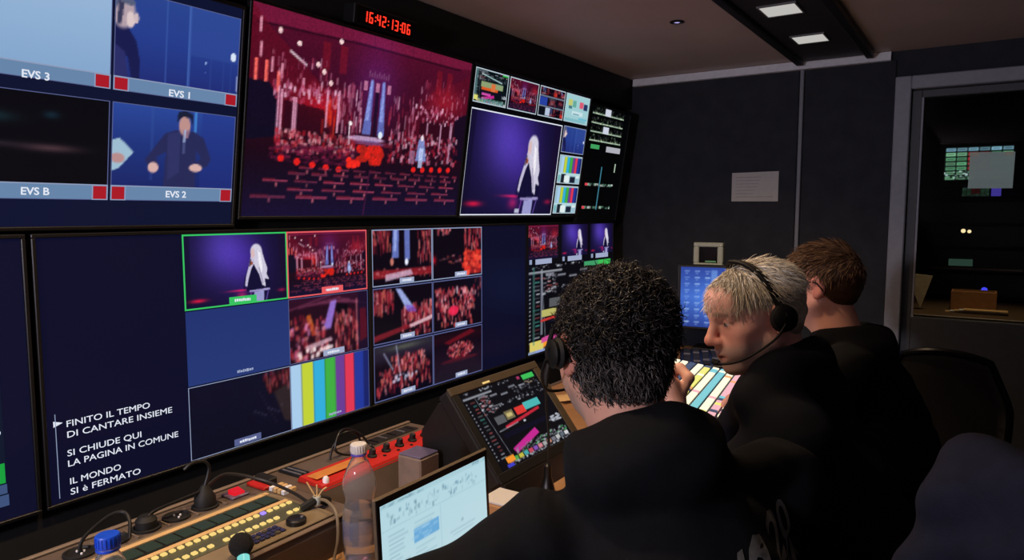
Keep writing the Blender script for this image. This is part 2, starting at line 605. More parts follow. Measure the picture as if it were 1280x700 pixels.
def concert(w=236, h=140, seed=3):
    g = np.random.RandomState(seed)
    c = Canvas(w, h)
    c.vgrad([(0, (.38, .07, .18)), (.07, (.31, .05, .15)), (.25, (.25, .045, .14)), (.42, (.22, .035, .11)), (.55, (.17, .035, .10)), (.68, (.11, .03, .09)), (.78, (.085, .04, .12)), (1, (.085, .06, .19))])
    c.poly([(0, 0), (1, 0), (1, .045), (.9, .06), (.41, .06), (.05, .085), (0, .06)], (.43, .085, .21))
    c.line(0.02, .085, .41, .066, .006, (.16, .03, .1))
    c.line(.41, .066, .93, .066, .006, (.16, .03, .1))
    for x in (.33, .47, .55, .66, .75):
        c.line(x, .0, x + .005, .06, .003, (.25, .06, .16), .6)
    for x in (.26, .33, .80, .86):
        c.rect(x, .1, x + .03, .24, (.55, .08, .14), .45)
    c.poly([(0, .0), (.07, .1), (.20, .24), (.33, .40), (.33, .56), (0, .56)], (.40, .05, .12), .55)
    c.poly([(1, .08), (.9, .16), (.78, .24), (.66, .42), (.66, .56), (1, .56)], (.36, .05, .13), .55)
    c.glow(.5, .27, .13, .30, (.10, .06, .22), .8)
    c.glow(.27, .42, .12, .1, (.5, .05, .04), .7)
    c.glow(.86, .28, .12, .1, (.42, .08, .06), .6)
    c.poly([(0, .345), (.07, .345), (.10, .40), (.12, .60), (0, .63)], (.055, .045, .13), .92)
    c.poly([(.93, .37), (1, .33), (1, .64), (.93, .62)], (.06, .04, .12), .85)
    c.poly([(.13, .42), (.28, .44), (.32, .58), (.13, .58)], (.16, .03, .09), .8)
    c.poly([(.73, .42), (.93, .40), (.93, .55), (.73, .55)], (.15, .03, .09), .7)
    # truss and beams
    for k in range(9):
        c.rect(.46 + .011 * k, .19 + .012 * (k % 2), .466 + .011 * k, .225, (.55, .35, .5), .6)
    for x in (.44, .495, .55):
        c.rect(x, .25, x + .017, .30, (.85, .55, .68), .75)
    c.poly([(.470, .24), (.484, .24), (.487, .54), (.448, .54)], (.42, .52, .86), .75)
    c.poly([(.524, .24), (.538, .24), (.552, .54), (.518, .54)], (.42, .52, .86), .75)
    c.poly([(.472, .24), (.481, .24), (.474, .46), (.458, .46)], (.68, .76, 1), .5)
    c.poly([(.527, .24), (.535, .24), (.541, .46), (.526, .46)], (.68, .76, 1), .5)
    c.poly([(.495, .30), (.513, .30), (.51, .55), (.498, .55)], (.08, .04, .14), .75)
    PK = [(.80, .50, .62), (.66, .22, .34), (.88, .68, .78), (.55, .12, .22), (.72, .40, .54)]
    # hanging light sticks on both sides
    for (u, v) in ((.03, .06), (.035, .17), (.075, .23), (.11, .25), (.19, .30), (.215, .33)):
        c.rect(u, v, u + .008, v + .07, (.95, .65, .75), .8)
    for (u, v) in ((.02, .25), (.055, .25), (.098, .29)):
        c.rect(u, v, u + .011, v + .10, (.98, .42, .38), .9)
    c.line(.14, .185, .20, .235, .007, (.8, .7, .75))
    c.specks(g, 80, .08, .20, .33, .40, PK, (.004, .008), (.015, .05), (.2, .75))
    c.specks(g, 60, .09, .34, .34, .42, PK, (.006, .012), (.01, .03), (.4, 1))
    c.specks(g, 55, .33, .30, .445, .54, PK, (.004, .007), (.03, .10), (.25, .75))
    c.specks(g, 55, .57, .30, .72, .54, PK, (.004, .007), (.03, .09), (.25, .75))
    c.specks(g, 60, .70, .17, .98, .36, PK, (.004, .008), (.012, .05), (.2, .75))
    c.specks(g, 60, .70, .33, .95, .42, PK, (.006, .011), (.01, .03), (.4, 1))
    for (u, v) in ((.27, .25), (.30, .30), (.245, .22), (.17, .14), (.33, .08), (.1, .1)):
        c.ell(u, v, .008, .013, (1, .85, .85), .95)
    c.specks(g, 16, .275, .36, .34, .56, [(.9, .26, .12), (.75, .12, .1)], (.005, .009), (.05, .12), (.2, .6))
    # pillars
    for u, a, b in ((.104, .36, .61), (.115, .37, .61), (.160, .40, .59), (.168, .40, .59), (.287, .34, .53), (.335, .33, .55)):
        c.rect(u, a, u + .008, b, (.88, .62, .74), .85)
    for u, a, b in ((.848, .42, .60), (.905, .40, .66), (.912, .42, .66), (.77, .42, .5)):
        c.rect(u, a, u + .008, b, (.8, .6, .72), .8)
    # orchestra
    c.specks(g, 260, .105, .565, .42, .67, [(.68, .12, .17), (.55, .08, .13), (.78, .36, .42), (.30, .05, .11), (.85, .58, .62)], (.006, .014), (.012, .032), (.4, .95))
    c.specks(g, 150, .09, .63, .44, .72, [(.35, .08, .2), (.25, .06, .16), (.5, .12, .25)], (.01, .03), (.008, .016), (.4, .8))
    c.specks(g, 260, .58, .50, .97, .68, [(.62, .12, .20), (.48, .08, .16), (.74, .40, .50), (.26, .05, .13), (.80, .62, .70)], (.006, .014), (.012, .035), (.35, .9))
    c.ell(.47, .565, .085, .016, (.80, .66, .82), .85)
    c.ell(.49, .585, .07, .012, (.40, .50, .80), .8)
    c.rect(.36, .575, .60, .60, (.5, .12, .2), .6)
    c.line(.39, .48, .395, .60, .005, (.9, .8, .85))
    c.ell(.395, .49, .007, .012, (1, .95, .95))
    c.ell(.535, .535, .01, .02, (.9, .95, 1))
    # red plants on the stage front
    for k in range(34):
        c.ell(.495 + g.uniform(-.055, .055), .645 + g.uniform(-.035, .05), .014, .022, (.90 - g.uniform(0, .25), .13, .10), .9)
    for k in range(12):
        c.ell(.415 + g.uniform(-.028, .028), .70 + g.uniform(-.03, .02), .012, .016, (.95, .16, .12), .9)
    for u, v in ((.13, .706), (.19, .718), (.25, .728), (.305, .737), (.36, .742), (.72, .715), (.77, .712), (.82, .708), (.87, .705), (.92, .702)):
        c.ell(u, v, .012, .017, (.92, .13, .12), .95)
    c.poly([(.735, .53), (.765, .53), (.785, .66), (.725, .66)], (.50, .60, .85), .85)
    c.ell(.752, .52, .009, .018, (.92, .85, .9))
    c.rect(.742, .58, .765, .70, (.75, .8, .95), .8)
    c.rect(.69, .60, .72, .68, (.75, .55, .7), .6)
    # seat rows
    for v, l, st, off, t in ((.745, .055, .075, .20, .0065), (.775, .065, .09, .16, .007), (.815, .09, .115, .07, .008), (.858, .10, .135, .16, .008), (.895, .125, .165, .03, .010)):
        u = off
        while u < .96:
            al = g.uniform(.5, 1)
            e = min(u + l, .98)
            c.rect(u, v, e, v + t, (.66, .24, .36), al)
            c.rect(u, v - .006, u + l * .5, v + .001, (.45, .1, .16), al)
            c.rect((u + e) / 2, v + .012, (u + e) / 2 + .008, v + .032, (.8, .4, .45), al * .8)
            u += st
    c.line(.50, .74, .485, 1, .006, (.35, .1, .25), .6)
    c.grain(g, .10)
    return c


def singer(w=150, h=96, seed=5):
    """long-haired figure at a stand before a violet backdrop"""
    g = np.random.RandomState(seed)
    c = Canvas(w, h, (.075, .055, .19))
    c.glow(.34, .22, .28, .55, (.20, .15, .40), 1)
    c.glow(.58, .40, .25, .6, (.12, .07, .26), 1)
    c.poly([(.90, 0), (1, 0), (1, 1), (.94, 1)], (.09, .05, .17), .7)
    c.rect(0, 0, .06, 1, (.06, .05, .15), .5)
    c.glow(.12, .885, .09, .03, (.75, .03, .06), 1)
    c.glow(.5, .80, .14, .016, (.7, .03, .06), .9)
    c.glow(.52, .87, .06, .07, (.55, .03, .1), .8)
    c.glow(.93, .85, .05, .03, (.5, .03, .06), .9)
    # dark jacket
    c.poly([(.60, .44), (.665, .42), (.735, .44), (.79, .56), (.815, .72), (.80, .82), (.565, .82), (.575, .6)], (.065, .055, .20))
    c.poly([(.585, .52), (.565, .70), (.555, .80), (.535, .78), (.555, .62)], (.10, .08, .26))
    # hair
    c.ell(.676, .27, .058, .108, (.82, .80, .87))
    c.poly([(.625, .25), (.73, .25), (.758, .40), (.785, .52), (.775, .60), (.80, .68), (.755, .66), (.762, .78), (.728, .75), (.70, .6), (.665, .50), (.64, .42)], (.80, .78, .86))
    c.poly([(.625, .30), (.655, .42), (.62, .52), (.59, .66), (.575, .76), (.555, .74), (.57, .6), (.60, .46)], (.76, .73, .84))
    c.poly([(.69, .25), (.72, .30), (.735, .5), (.72, .6), (.70, .45)], (.93, .92, .95))
    c.line(.70, .5, .735, .72, .007, (.5, .45, .62))
    # face and hands with microphone
    c.poly([(.628, .24), (.652, .22), (.66, .33), (.64, .37), (.622, .32)], (.85, .72, .72))
    c.ell(.622, .43, .017, .028, (.60, .32, .26))
    c.line(.618, .38, .607, .47, .009, (.12, .08, .12))
    # stand
    c.poly([(.595, .815), (.80, .80), (.81, .83), (.60, .84)], (.62, .58, .78))
    c.poly([(.645, .84), (.745, .83), (.74, 1), (.635, 1)], (.60, .60, .80))
    c.line(.615, .84, .59, 1, .012, (.42, .20, .55))
    c.line(.79, .83, .76, 1, .010, (.36, .28, .6))
    c.rect(.55, .93, .60, .975, (.72, .74, .82))
    c.grain(g, .04)
    return c


def stage(seed, kind, w=84, h=52):
    """one of the stage camera views"""
    g = np.random.RandomState(seed)
    c = Canvas(w, h, (.045, .022, .07))
    RD = [(.70, .24, .28), (.56, .12, .19), (.82, .50, .52), (.40, .07, .13), (.74, .34, .30)]
    if kind == 0:        # two shafts of light
        c.specks(g, 50, 0, 0, .30, .38, RD, (.012, .025), (.08, .25), (.4, .9))
        c.specks(g, 55, .74, 0, 1, .58, RD, (.012, .025), (.08, .25), (.4, .9))
        c.poly([(.33, 0), (.43, 0), (.42, .52), (.31, .52)], (.42, .48, .78), .9)
        c.poly([(.52, 0), (.61, 0), (.61, .56), (.52, .56)], (.42, .48, .78), .9)
        c.poly([(.35, 0), (.40, 0), (.38, .4), (.34, .4)], (.70, .78, .98), .6)
        c.ell(.55, .60, .03, .06, (.9, .92, 1))
        c.ell(.31, .58, .03, .07, (.75, .45, .4))
        c.rect(0, .72, 1, .86, (.62, .12, .16), .8)
        c.specks(g, 40, 0, .70, 1, .92, RD, (.02, .05), (.02, .05), (.3, .8))
        c.poly([(.20, .80), (.62, .74), (.66, .84), (.20, .92)], (.78, .66, .76), .85)
    elif kind == 1:      # dark with warm blocks
        c.specks(g, 30, .05, 0, .35, .12, RD, (.02, .04), (.05, .12), (.3, .9))
        c.specks(g, 70, .62, .0, 1, .45, RD, (.015, .03), (.08, .2), (.4, .95))
        c.rect(.62, .48, 1, .95, (.62, .12, .12), .85)
        c.specks(g, 60, .6, .45, 1, .95, [(1, .35, .25), (.9, .2, .15)], (.03, .08), (.04, .12), (.3, .8))
        c.glow(.02, .62, .06, .10, (.7, .05, .08))
        c.specks(g, 25, .15, .55, .6, .72, RD, (.03, .08), (.02, .05), (.2, .6))
    elif kind == 2:      # slanting beam
        c.specks(g, 60, .0, .08, .32, .42, RD, (.02, .035), (.1, .25), (.35, .85))
        c.specks(g, 110, .45, .38, 1, .78, RD, (.02, .035), (.08, .2), (.4, .95))
        c.poly([(.36, .04), (.45, .06), (.66, .42), (.54, .46)], (.62, .68, .90), .95)
        c.poly([(.52, .36), (.66, .40), (.72, .52), (.56, .50)], (.45, .30, .75), .7)
        c.poly([(0, .84), (.6, .72), (1, .62), (1, .70), (.6, .80), (0, .95)], (.55, .12, .17), .8)
        c.poly([(.58, .74), (1, .62), (1, .70), (.6, .80)], (.85, .72, .76), .9)
        c.specks(g, 30, .45, .82, .95, .95, RD, (.02, .04), (.04, .1), (.3, .8))
    elif kind == 3:      # orchestra from the front
        c.specks(g, 190, .05, .18, .85, .62, RD + [(.9, .6, .65)], (.02, .04), (.05, .12), (.35, .9))
        c.specks(g, 90, .1, .55, .8, .95, RD, (.02, .04), (.05, .14), (.3, .85))
        c.ell(.40, .63, .10, .10, (.95, .16, .32), .9)
        c.specks(g, 20, .85, 0, 1, .4, RD, (.02, .03), (.05, .1), (.2, .5))
        c.rect(.46, .16, .49, .30, (.75, .72, .8), .8)
    elif kind == 4:      # wide hall with thin beams
        c.vgrad([(0, (.16, .15, .20)), (.25, (.13, .10, .17)), (.4, (.05, .025, .08)), (1, (.04, .025, .09))])
        c.glow(.5, .10, .35, .06, (.20, .24, .14), .8)
        c.specks(g, 120, .28, .26, .85, .55, RD, (.02, .035), (.05, .13), (.35, .9))
        c.specks(g, 120, .05, .48, .95, .88, RD, (.02, .035), (.05, .16), (.35, .9))
        c.line(.16, .16, .30, .48, .02, (.60, .62, .74), .8)
        c.line(.36, .06, .42, .6, .018, (.60, .62, .74), .8)
        c.specks(g, 20, .3, .6, .7, .72, [(.8, .8, .9)], (.02, .05), (.03, .06), (.4, .9))
    elif kind == 5:      # oval of seats seen from above
        c.vgrad([(0, (.06, .02, .07)), (.15, (.12, .03, .08)), (.3, (.06, .02, .08)), (.6, (.10, .05, .12)), (1, (.12, .09, .15))])
        c.poly([(.2, .22), (.75, .05), (.85, .12), (.3, .28)], (.45, .06, .12), .8)
        for k in range(150):
            a, r = g.uniform(0, 6.28), math.sqrt(g.uniform(0, 1))
            c.rect(.52 + .27 * r * math.cos(a), .40 + .16 * r * math.sin(a), .55 + .27 * r * math.cos(a), .45 + .16 * r * math.sin(a), RD[g.randint(5)], g.uniform(.4, .9))
        c.ell(.52, .62, .36, .045, (.42, .08, .14), .7)
        c.poly([(.2, .62), (.8, .62), (1, 1), (0, 1)], (.12, .085, .14), .5)
    elif kind == 6:      # backstage rig with band
        c.vgrad([(0, (.20, .06, .16)), (.2, (.14, .04, .11)), (1, (.13, .03, .09))])
        for k in range(6):
            c.line(.0 + .12 * k, .18 - .02 * k, .5 + .12 * k, .02 + .05 * k, .016, (.46, .20, .32), .7)
        c.poly([(.50, .12), (.58, .10), (.50, .55), (.40, .55)], (.62, .48, .88), .85)
        c.poly([(.20, .30), (.25, .28), (.33, .62), (.27, .62)], (.85, .40, .14), .8)
        c.poly([(.58, .15), (.72, .2), (.70, .6), (.55, .6)], (.03, .015, .06), .9)
        c.specks(g, 130, .0, .3, .45, .98, RD + [(.85, .5, .7)], (.02, .04), (.04, .12), (.3, .85))
        c.specks(g, 100, .55, .3, .86, .98, RD, (.015, .03), (.06, .16), (.3, .85))
        c.poly([(.18, .76), (.50, .68), (.52, .74), (.2, .84)], (.82, .66, .72), .8)
        c.specks(g, 14, .1, .82, .5, .95, [(1, .92, .92)], (.03, .05), (.05, .08), (.6, 1))
        c.rect(.86, 0, 1, 1, (.10, .05, .16), .85)
        c.poly([(.88, .3), (.97, .3), (.98, .8), (.88, .85)], (.40, .06, .13), .7)
        c.rect(.83, .12, .85, .9, (.8, .45, .5), .7)
    elif kind == 7:      # empty dark hall
        c.vgrad([(0, (.055, .055, .14)), (1, (.05, .05, .12))])
        c.poly([(.80, .3), (1, .2), (1, .85), (.92, .8)], (.20, .15, .15), .8)
        c.poly([(.70, 0.1), (1, 0), (1, .25), (.76, .36)], (.12, .04, .08), .9)
        c.specks(g, 40, .70, .04, 1, .30, RD, (.012, .022), (.06, .14), (.25, .6))
        for k in range(9):
            c.rect(.60 + .035 * k, .55 + .03 * (k % 4), .625 + .035 * k, .565 + .03 * (k % 4), (.45, .42, .55), .55)
            c.rect(.66 + .02 * k, .30 + .06 * k, .675 + .02 * k, .315 + .06 * k, (.35, .3, .4), .5)
    c.grain(g, .1)
    c.blur(1)
    return c


def bars(w=64, h=48):
    c = Canvas(w, h)
    C = [(.66, .80, .92), (.76, .82, .22), (.20, .68, .86), (.25, .68, .26), (.42, .24, .58), (.88, .22, .33), (.14, .22, .60), (.10, .14, .40)]
    e = [0, .135, .27, .41, .545, .665, .79, .92, 1.0]
    for k in range(8):
        c.rect(e[k] - (.02 if k == 0 else 0), -.1, e[k + 1] + (.02 if k == 7 else 0), 1.1, C[k])
    return c


def desk_ui(w=150, h=94, seed=8, bg=(.045, .045, .065)):
    """routing and mixer software on black"""
    g = np.random.RandomState(seed)
    c = Canvas(w, h, bg)
    W = (.80, .82, .86)
    c.specks(g, 22, .02, .0, .62, .04, [W, (.5, .5, .55)], (.01, .03), (.012, .02), (.3, .8))
    c.rect(.80, .02, .97, .09, (.24, .74, .34))
    c.rect(.73, .02, .77, .06, (.80, .25, .45), .8)
    c.specks(g, 10, .80, .11, .97, .15, [(.8, .7, .6)], (.01, .03), (.012, .02), (.4, .8))
    c.rect(.01, .07, .36, .095, W, .65)
    for k in range(5):
        c.rect(.18 + .13 * k, .10 + .028 * (k % 3), .27 + .13 * k, .125 + .028 * (k % 3), (.62, .63, .68), .7)
    c.line(.14, .10, .185, .95, .006, (.55, .57, .62), .8)
    c.specks(g, 60, .145, .12, .30, .34, [W, (.8, .4, .4), (.5, .5, .55)], (.012, .04), (.01, .02), (.3, .8))
    c.specks(g, 45, .30, .26, .97, .31, [W, (.5, .5, .55)], (.01, .03), (.01, .02), (.3, .8))
    c.specks(g, 40, .6, .13, .98, .25, [W, (.5, .5, .55)], (.01, .03), (.01, .02), (.15, .6))
    c.rect(.22, .40, .34, .50, (.34, .35, .36))
    c.rect(.35, .38, .46, .49, (.46, .42, .30))
    c.rect(.37, .41, .44, .46, (.85, .78, .50), .8)
    c.rect(.49, .38, .62, .48, (.86, .22, .20))
    c.rect(.62, .36, .84, .46, (.30, .70, .70))
    c.line(.30, .56, .78, .49, .022, (.75, .15, .22))
    c.line(.2, .58, .45, .56, .008, W, .6)
    c.rect(.52, .56, .55, .585, W, .9)
    c.poly([(.235, .82), (.60, .70), (.62, .78), (.255, .89)], (.76, .16, .56))
    c.rect(.22, .62, .84, .68, (.055, .055, .13), .9)
    c.specks(g, 40, .84, .66, .98, .74, [W], (.02, .05), (.01, .02), (.3, .8))
    c.specks(g, 120, .26, .82, .98, .90, [W, (.5, .5, .55), (.3, .7, .4)], (.01, .035), (.012, .022), (.25, .8))
    for k in range(17):
        v = .14 + .045 * k
        c.rect(.015, v, .03, v + .015, W, .7)
        c.rect(.055 + g.uniform(0, .03), v, .12, v + .014, [(.55, .6, .6), (.3, .65, .6), (.75, .35, .35), W][g.randint(4)], g.uniform(.3, .8))
    RB = [(.95, .55, .15), (.35, .7, .3), (.85, .8, .3), (.3, .7, .72), (.85, .3, .4), (.55, .35, .75), (.9, .55, .6), (.7, .7, .7), (.85, .6, .5), (.5, .5, .55), (.8, .8, .8), (.4, .45, .5), (.9, .9, .92)]
    for k, q in enumerate(RB):
        c.rect(.12 + .066 * k, .905, .175 + .066 * k, .955, q, .9)
    c.rect(.10, .875, .20, .945, (.95, .58, .18))
    c.rect(.08, .955, .16, 1.0, (.25, .25, .75))
    c.specks(g, 60, .17, .96, .99, .99, [W], (.01, .03), (.012, .02), (.3, .8))
    return c


def smear(w=70, h=44):
    g = np.random.RandomState(2)
    c = Canvas(w, h, (.030, .030, .055))
    c.glow(.62, .60, .22, .05, (.30, .20, .20), .8)
    c.glow(.2, .58, .3, .04, (.18, .13, .15), .8)
    c.glow(.28, .30, .16, .07, (.05, .14, .14), .9)
    c.glow(.62, .24, .06, .05, (.04, .13, .16), .9)
    c.glow(.05, .12, .2, .03, (.10, .05, .07), .8)
    return c


def blue_man(w=90, h=56):
    """man in a dark pullover, hands on hips, before a blue wall"""
    c = Canvas(w, h, (.13, .22, .50))
    c.vgrad([(0, (.17, .28, .60)), (.5, (.12, .20, .48)), (1, (.10, .15, .40))])
    c.line(.30, 0, .30, .9, .006, (.22, .34, .62))
    c.line(.645, 0, .645, .35, .016, (.28, .56, .85))
    c.rect(.7, 0, 1, 1, (.14, .20, .52), .5)
    D = (.155, .165, .34)
    c.poly([(.40, .32), (.48, .27), (.64, .27), (.72, .34), (.79, .60), (.76, .70), (.68, .76), (.64, .70), (.70, .60), (.66, .50), (.66, 1), (.40, 1), (.41, .55), (.335, .62), (.36, .74), (.30, .78), (.25, .66)], D)
    c.poly([(.42, .32), (.52, .28), (.52, .8), (.43, .9)], (.20, .22, .42), .6)
    c.line(.555, .36, .555, .55, .009, (.42, .46, .66))
    c.ell(.555, .20, .046, .125, (.74, .56, .54))
    c.poly([(.49, .16), (.50, .04), (.56, .01), (.62, .05), (.62, .18), (.60, .10), (.54, .09)], (.10, .12, .22))
    c.poly([(.54, .26), (.60, .26), (.585, .36), (.55, .35)], (.55, .42, .50))
    c.line(.56, .26, .555, .40, .014, (.66, .72, .86))
    c.ell(.315, .75, .04, .065, (.84, .68, .66))
    c.ell(.66, .73, .055, .05, (.84, .68, .66))
    c.poly([(0, .46), (.06, .42), (.165, .58), (.06, .78), (0, .82)], (.62, .74, .82))
    c.ell(.05, .66, .05, .06, (.72, .55, .55))
    return c


def blue_edge(w=90, h=56):
    """blue wall with a man cut by the edge"""
    c = Canvas(w, h, (.14, .24, .56))
    c.vgrad([(0, (.17, .27, .56)), (.5, (.15, .24, .55)), (1, (.13, .18, .46))])
    c.line(.385, .0, .385, 1, .006, (.24, .36, .66))
    c.line(.565, .0, .565, 1, .014, (.28, .42, .72))
    c.rect(.57, .0, 1, .6, (.20, .30, .60), .5)
    for u in (.75, .86, .93):
        c.line(u, .6, u, 1, .006, (.18, .26, .55), .8)
    D = (.10, .11, .30)
    c.poly([(0, .40), (.10, .42), (.16, .56), (.19, .78), (.19, 1), (.13, 1), (.10, .75), (0, .7)], D)
    c.poly([(.0, .62), (.08, .70), (.11, 1), (0, 1)], (.17, .18, .40))
    c.ell(.06, .24, .085, .20, (.70, .62, .66))
    c.poly([(0, .04), (.08, .04), (.15, .14), (.12, .18), (.04, .15), (0, .26)], (.34, .37, .48))
    c.ell(.115, .33, .03, .09, (.86, .78, .78))
    c.ell(.155, .30, .018, .06, (.80, .72, .74))
    c.poly([(.03, .14), (.07, .16), (.05, .40), (.02, .40)], (.22, .22, .34))
    c.ell(.945, .52, .024, .055, (.85, .90, .97))
    c.ell(.71, .66, .008, .013, (.6, .7, .9))
    c.ell(.71, .77, .006, .010, (.4, .5, .8))
    c.rect(.985, .75, 1, .95, (.8, .85, .95))
    return c

# ================================================================== MONITORS
m_bezel = mat('monitor_bezel_black', (0.035, 0.035, 0.04), 0.45)
TILT = 8.5
GRP = 'monitors on the screen wall'


def monitor(label, y0, w, h, low=True, s0=0.0, screen_col=NAVY, bez=0.0085, z0=0.757):
    if low:
        M = wall_frame(0.0, y0, z0, 0.0)
    else:
        sn, cs = math.sin(math.radians(TILT)), math.cos(math.radians(TILT))
        M = wall_frame(s0 * sn, y0, 1.3716 + s0 * cs, TILT)
    t = thing('wall_monitor', label, 'monitor', M=M, group=GRP)
    box('housing', (0.02, 0.02, -0.075 if low else -0.03), (w - 0.02, h - 0.02, -0.006), m_bezel, t, bev=0.004)
    b = MB()
    b.box((-bez, -bez, -0.010), (w + bez, 0, 0.006), 0.0015).box((-bez, h, -0.010), (w + bez, h + bez, 0.006), 0.0015)
    b.box((-bez, 0, -0.010), (0, h, 0.006), 0.0015).box((w, 0, -0.010), (w + bez, h, 0.006), 0.0015)
    b.build('bezel', m_bezel, t)
    s = box('screen', (0, 0, -0.006), (w, h, 0), emit('screen_%02d_%02d_%02d' % tuple(int(v * 99) for v in screen_col), screen_col), t)
    return t, s


m_bar = emit('banner_blue', (.40, .52, .66))
m_redsq = emit('tally_red', (.66, .10, .15))
m_line = emit('tile_line_pale', (.55, .60, .72))
m_line2 = emit('tile_line_dim', (.34, .37, .55))
m_white = emit('lit_white', (.88, .90, .95))
m_green = emit('tile_green', (.22, .76, .38))
m_redln = emit('tile_red', (.90, .36, .38))
m_cap = emit('caption_pale', (.62, .66, .78))


def caption_marks(x, y, w_, h_, m, parent):
    """the small unreadable caption of a view: a row of short pale strokes"""
    b = MB()
    q = random.Random(int(x * 1e4) + int(y * 1e4))
    k = x
    while k < x + w_ - .004:
        e = q.uniform(.003, .007)
        b.box((k, y + q.uniform(0, h_ * .2), .0019), (k + e, y + h_ * q.uniform(.75, 1), .0022))
        k += e + .0016
    return b.build('caption_mark', m, parent)


CONCERT = concert()
SINGER = singer()
UI = desk_ui()

# ---- upper row, first: camera tiles with blue banners
w, h = 0.94, 0.535
t, s = monitor('upper wall monitor with six camera tiles above pale blue name banners', 0.225, w, h, False, -0.02, (.055, .075, .185))
plain = Canvas(24, 16)
plain.vgrad([(0, (.60, .72, .85)), (1, (.52, .65, .80))])
plain2 = Canvas(24, 16)
plain2.vgrad([(0, (.20, .27, .52)), (1, (.14, .20, .45))])
TILES = [[(blue_edge(), 'EVS 1', .756, .3023, .052), (plain, 'EVS 3', .451, .2985, .050), (plain2, '', .10, .30, .05)],
         [(blue_man(), 'EVS 2', .758, .0670, .052), (smear(), 'EVS B', .4505, .0670, .053), (smear(), '', .10, .067, .053)]]
for r, (vp0, vp1, vb) in enumerate(((.045, .388, .443), (.490, .832, .893))):
    for k in range(3):
        cv, txt, tx, ty, tw = TILES[r][k]
        x0, x1 = w * (1 - (k + 1) / 3) + .003, w * (1 - k / 3) - .003
        picture('camera_picture', cv, x0, h * (1 - vp1), x1, h * (1 - vp0), s)
        yb0, yb1 = h * (1 - vb), h * (1 - vp1)
        flat('name_banner', x0, yb0, x1, yb1, m_bar, s, 0.0010)
        for xa in (x0, x1 - .034):
            flat('tally_mark', xa + .003, yb0 + .002, xa + .031, yb1 - .002, m_redsq, s, 0.0015)
            frame_lines('tally_outline', xa, yb0, xa + .034, yb1, .0022, m_line, s, 0.0018)
        frame_lines('tile_outline', x0, yb0, x1, h * (1 - vp0), .0016, m_line2, s, 0.0014)
        flat('banner_line', x0, yb1 - .0012, x1, yb1 + .0012, m_line, s, 0.0016)
        if txt:
            lettering(txt, .0215, m_white, s, T3((tx, ty - .001, .0014)), tw, bold=.0004)

# ---- upper row, second: the red concert hall
t, s = monitor('large upper wall monitor filled with a red concert hall picture', 1.192, .918, .542, False, 0.0, (.06, .04, .09))
picture('concert_picture', CONCERT, 0, 0, .918, .542, s)

# ---- upper row, third: singer picture with small views round it
w, h = .900, .548
t, s = monitor('upper wall monitor with large singer picture framed by small views', 2.132, w, h, False, -.004, (.02, .02, .035))


def put(cv, u0, v0, u1, v1, lm=None, th=.004, nm='small_view'):
    picture(nm, cv, u0 * w, (1 - v1) * h, u1 * w, (1 - v0) * h, s)
    if lm:
        frame_lines('view_outline', u0 * w, (1 - v1) * h, u1 * w, (1 - v0) * h, th, lm, s)


m_pale = emit('view_line_white', (.70, .76, .80))
ui2 = desk_ui(70, 48, 4, (.03, .07, .09))
ui2.rect(.2, .36, .85, .52, (.55, .62, .45)).rect(.22, .52, .7, .6, (.85, .35, .15)).rect(.5, .38, .62, .6, (.85, .45, .25)).line(.2, .15, .8, .3, .02, (.7, .85, .85)).rect(.04, .02, .08, .9, (.4, .6, .6), .7).rect(.1, .85, .9, .96, (.45, .65, .65), .6).rect(.24, .68, .5, .75, (.8, .3, .65))
ui2.rect(.02, .78, .14, .92, (.85, .85, .45))
put(ui2, .005, .012, .243, .235, m_pale)
put(CONCERT.small(64, 44), .255, .012, .492, .235, m_pale)
mm = Canvas(60, 44, (.04, .04, .08))
for j in range(3):
    for k in range(3):
        if (j, k) == (1, 0):
            mm.rect(0.02, .35, .32, .62, (.15, .25, .62))
        elif (j, k) == (2, 0):
            mm.rect(.05, .68, .3, .95, (.05, .06, .10))
        else:
            mm.paste(stage(20 + j * 3 + k, (j * 3 + k) % 7, 20, 14), .02 + k * .33, .02 + j * .33, .33 + k * .33, .30 + j * .33)
    mm.rect(0, .30 + j * .33, 1, .335 + j * .33, (.65, .72, .82), .8)
mm.rect(.28, .68, .45, .94, (.70, .76, .85))
put(mm, .505, .012, .738, .235, m_pale)
sb = Canvas(56, 44, (.62, .80, .82))
sb.rect(.12, .20, .28, .42, (.75, .78, .45)).rect(.30, .22, .44, .45, (.40, .66, .60)).rect(.58, .22, .74, .44, (.85, .35, .45)).rect(.76, .26, .92, .48, (.14, .20, .38)).rect(.15, .42, .28, .52, (.25, .45, .50)).rect(.3, .58, .75, .72, (.78, .88, .90)).rect(.35, .66, .6, .70, (.4, .6, .66)).rect(.6, .78, .95, .84, (.40, .72, .82)).rect(.05, .85, .9, .95, (.50, .72, .76))
put(sb, .75, .012, .995, .235, m_pale, .003)
put(SINGER.small(150, 110), .002, .272, .748, .994, m_white, .0045, 'singer_picture')
be = blue_edge(50, 40)
put(be, .765, .268, .998, .480, m_line, .003)
for v in (.50, .75):
    bs = Canvas(56, 44, (.60, .74, .80))
    bs.paste(bars(40, 30), .10, .06, .98, .62)
    bs.rect(.02, .62, 1, .70, (.70, .84, .86)).rect(.16, .66, .36, .98, (.10, .14, .18)).rect(.30, .70, .52, .95, (.88, .93, .93)).rect(.55, .74, .78, .95, (.10, .13, .20)).rect(.80, .70, .96, .78, (.85, .92, .92)).rect(.04, .70, .12, .9, (.45, .70, .70))
    put(bs, .765, v, .998, v + .232, m_pale, .003)

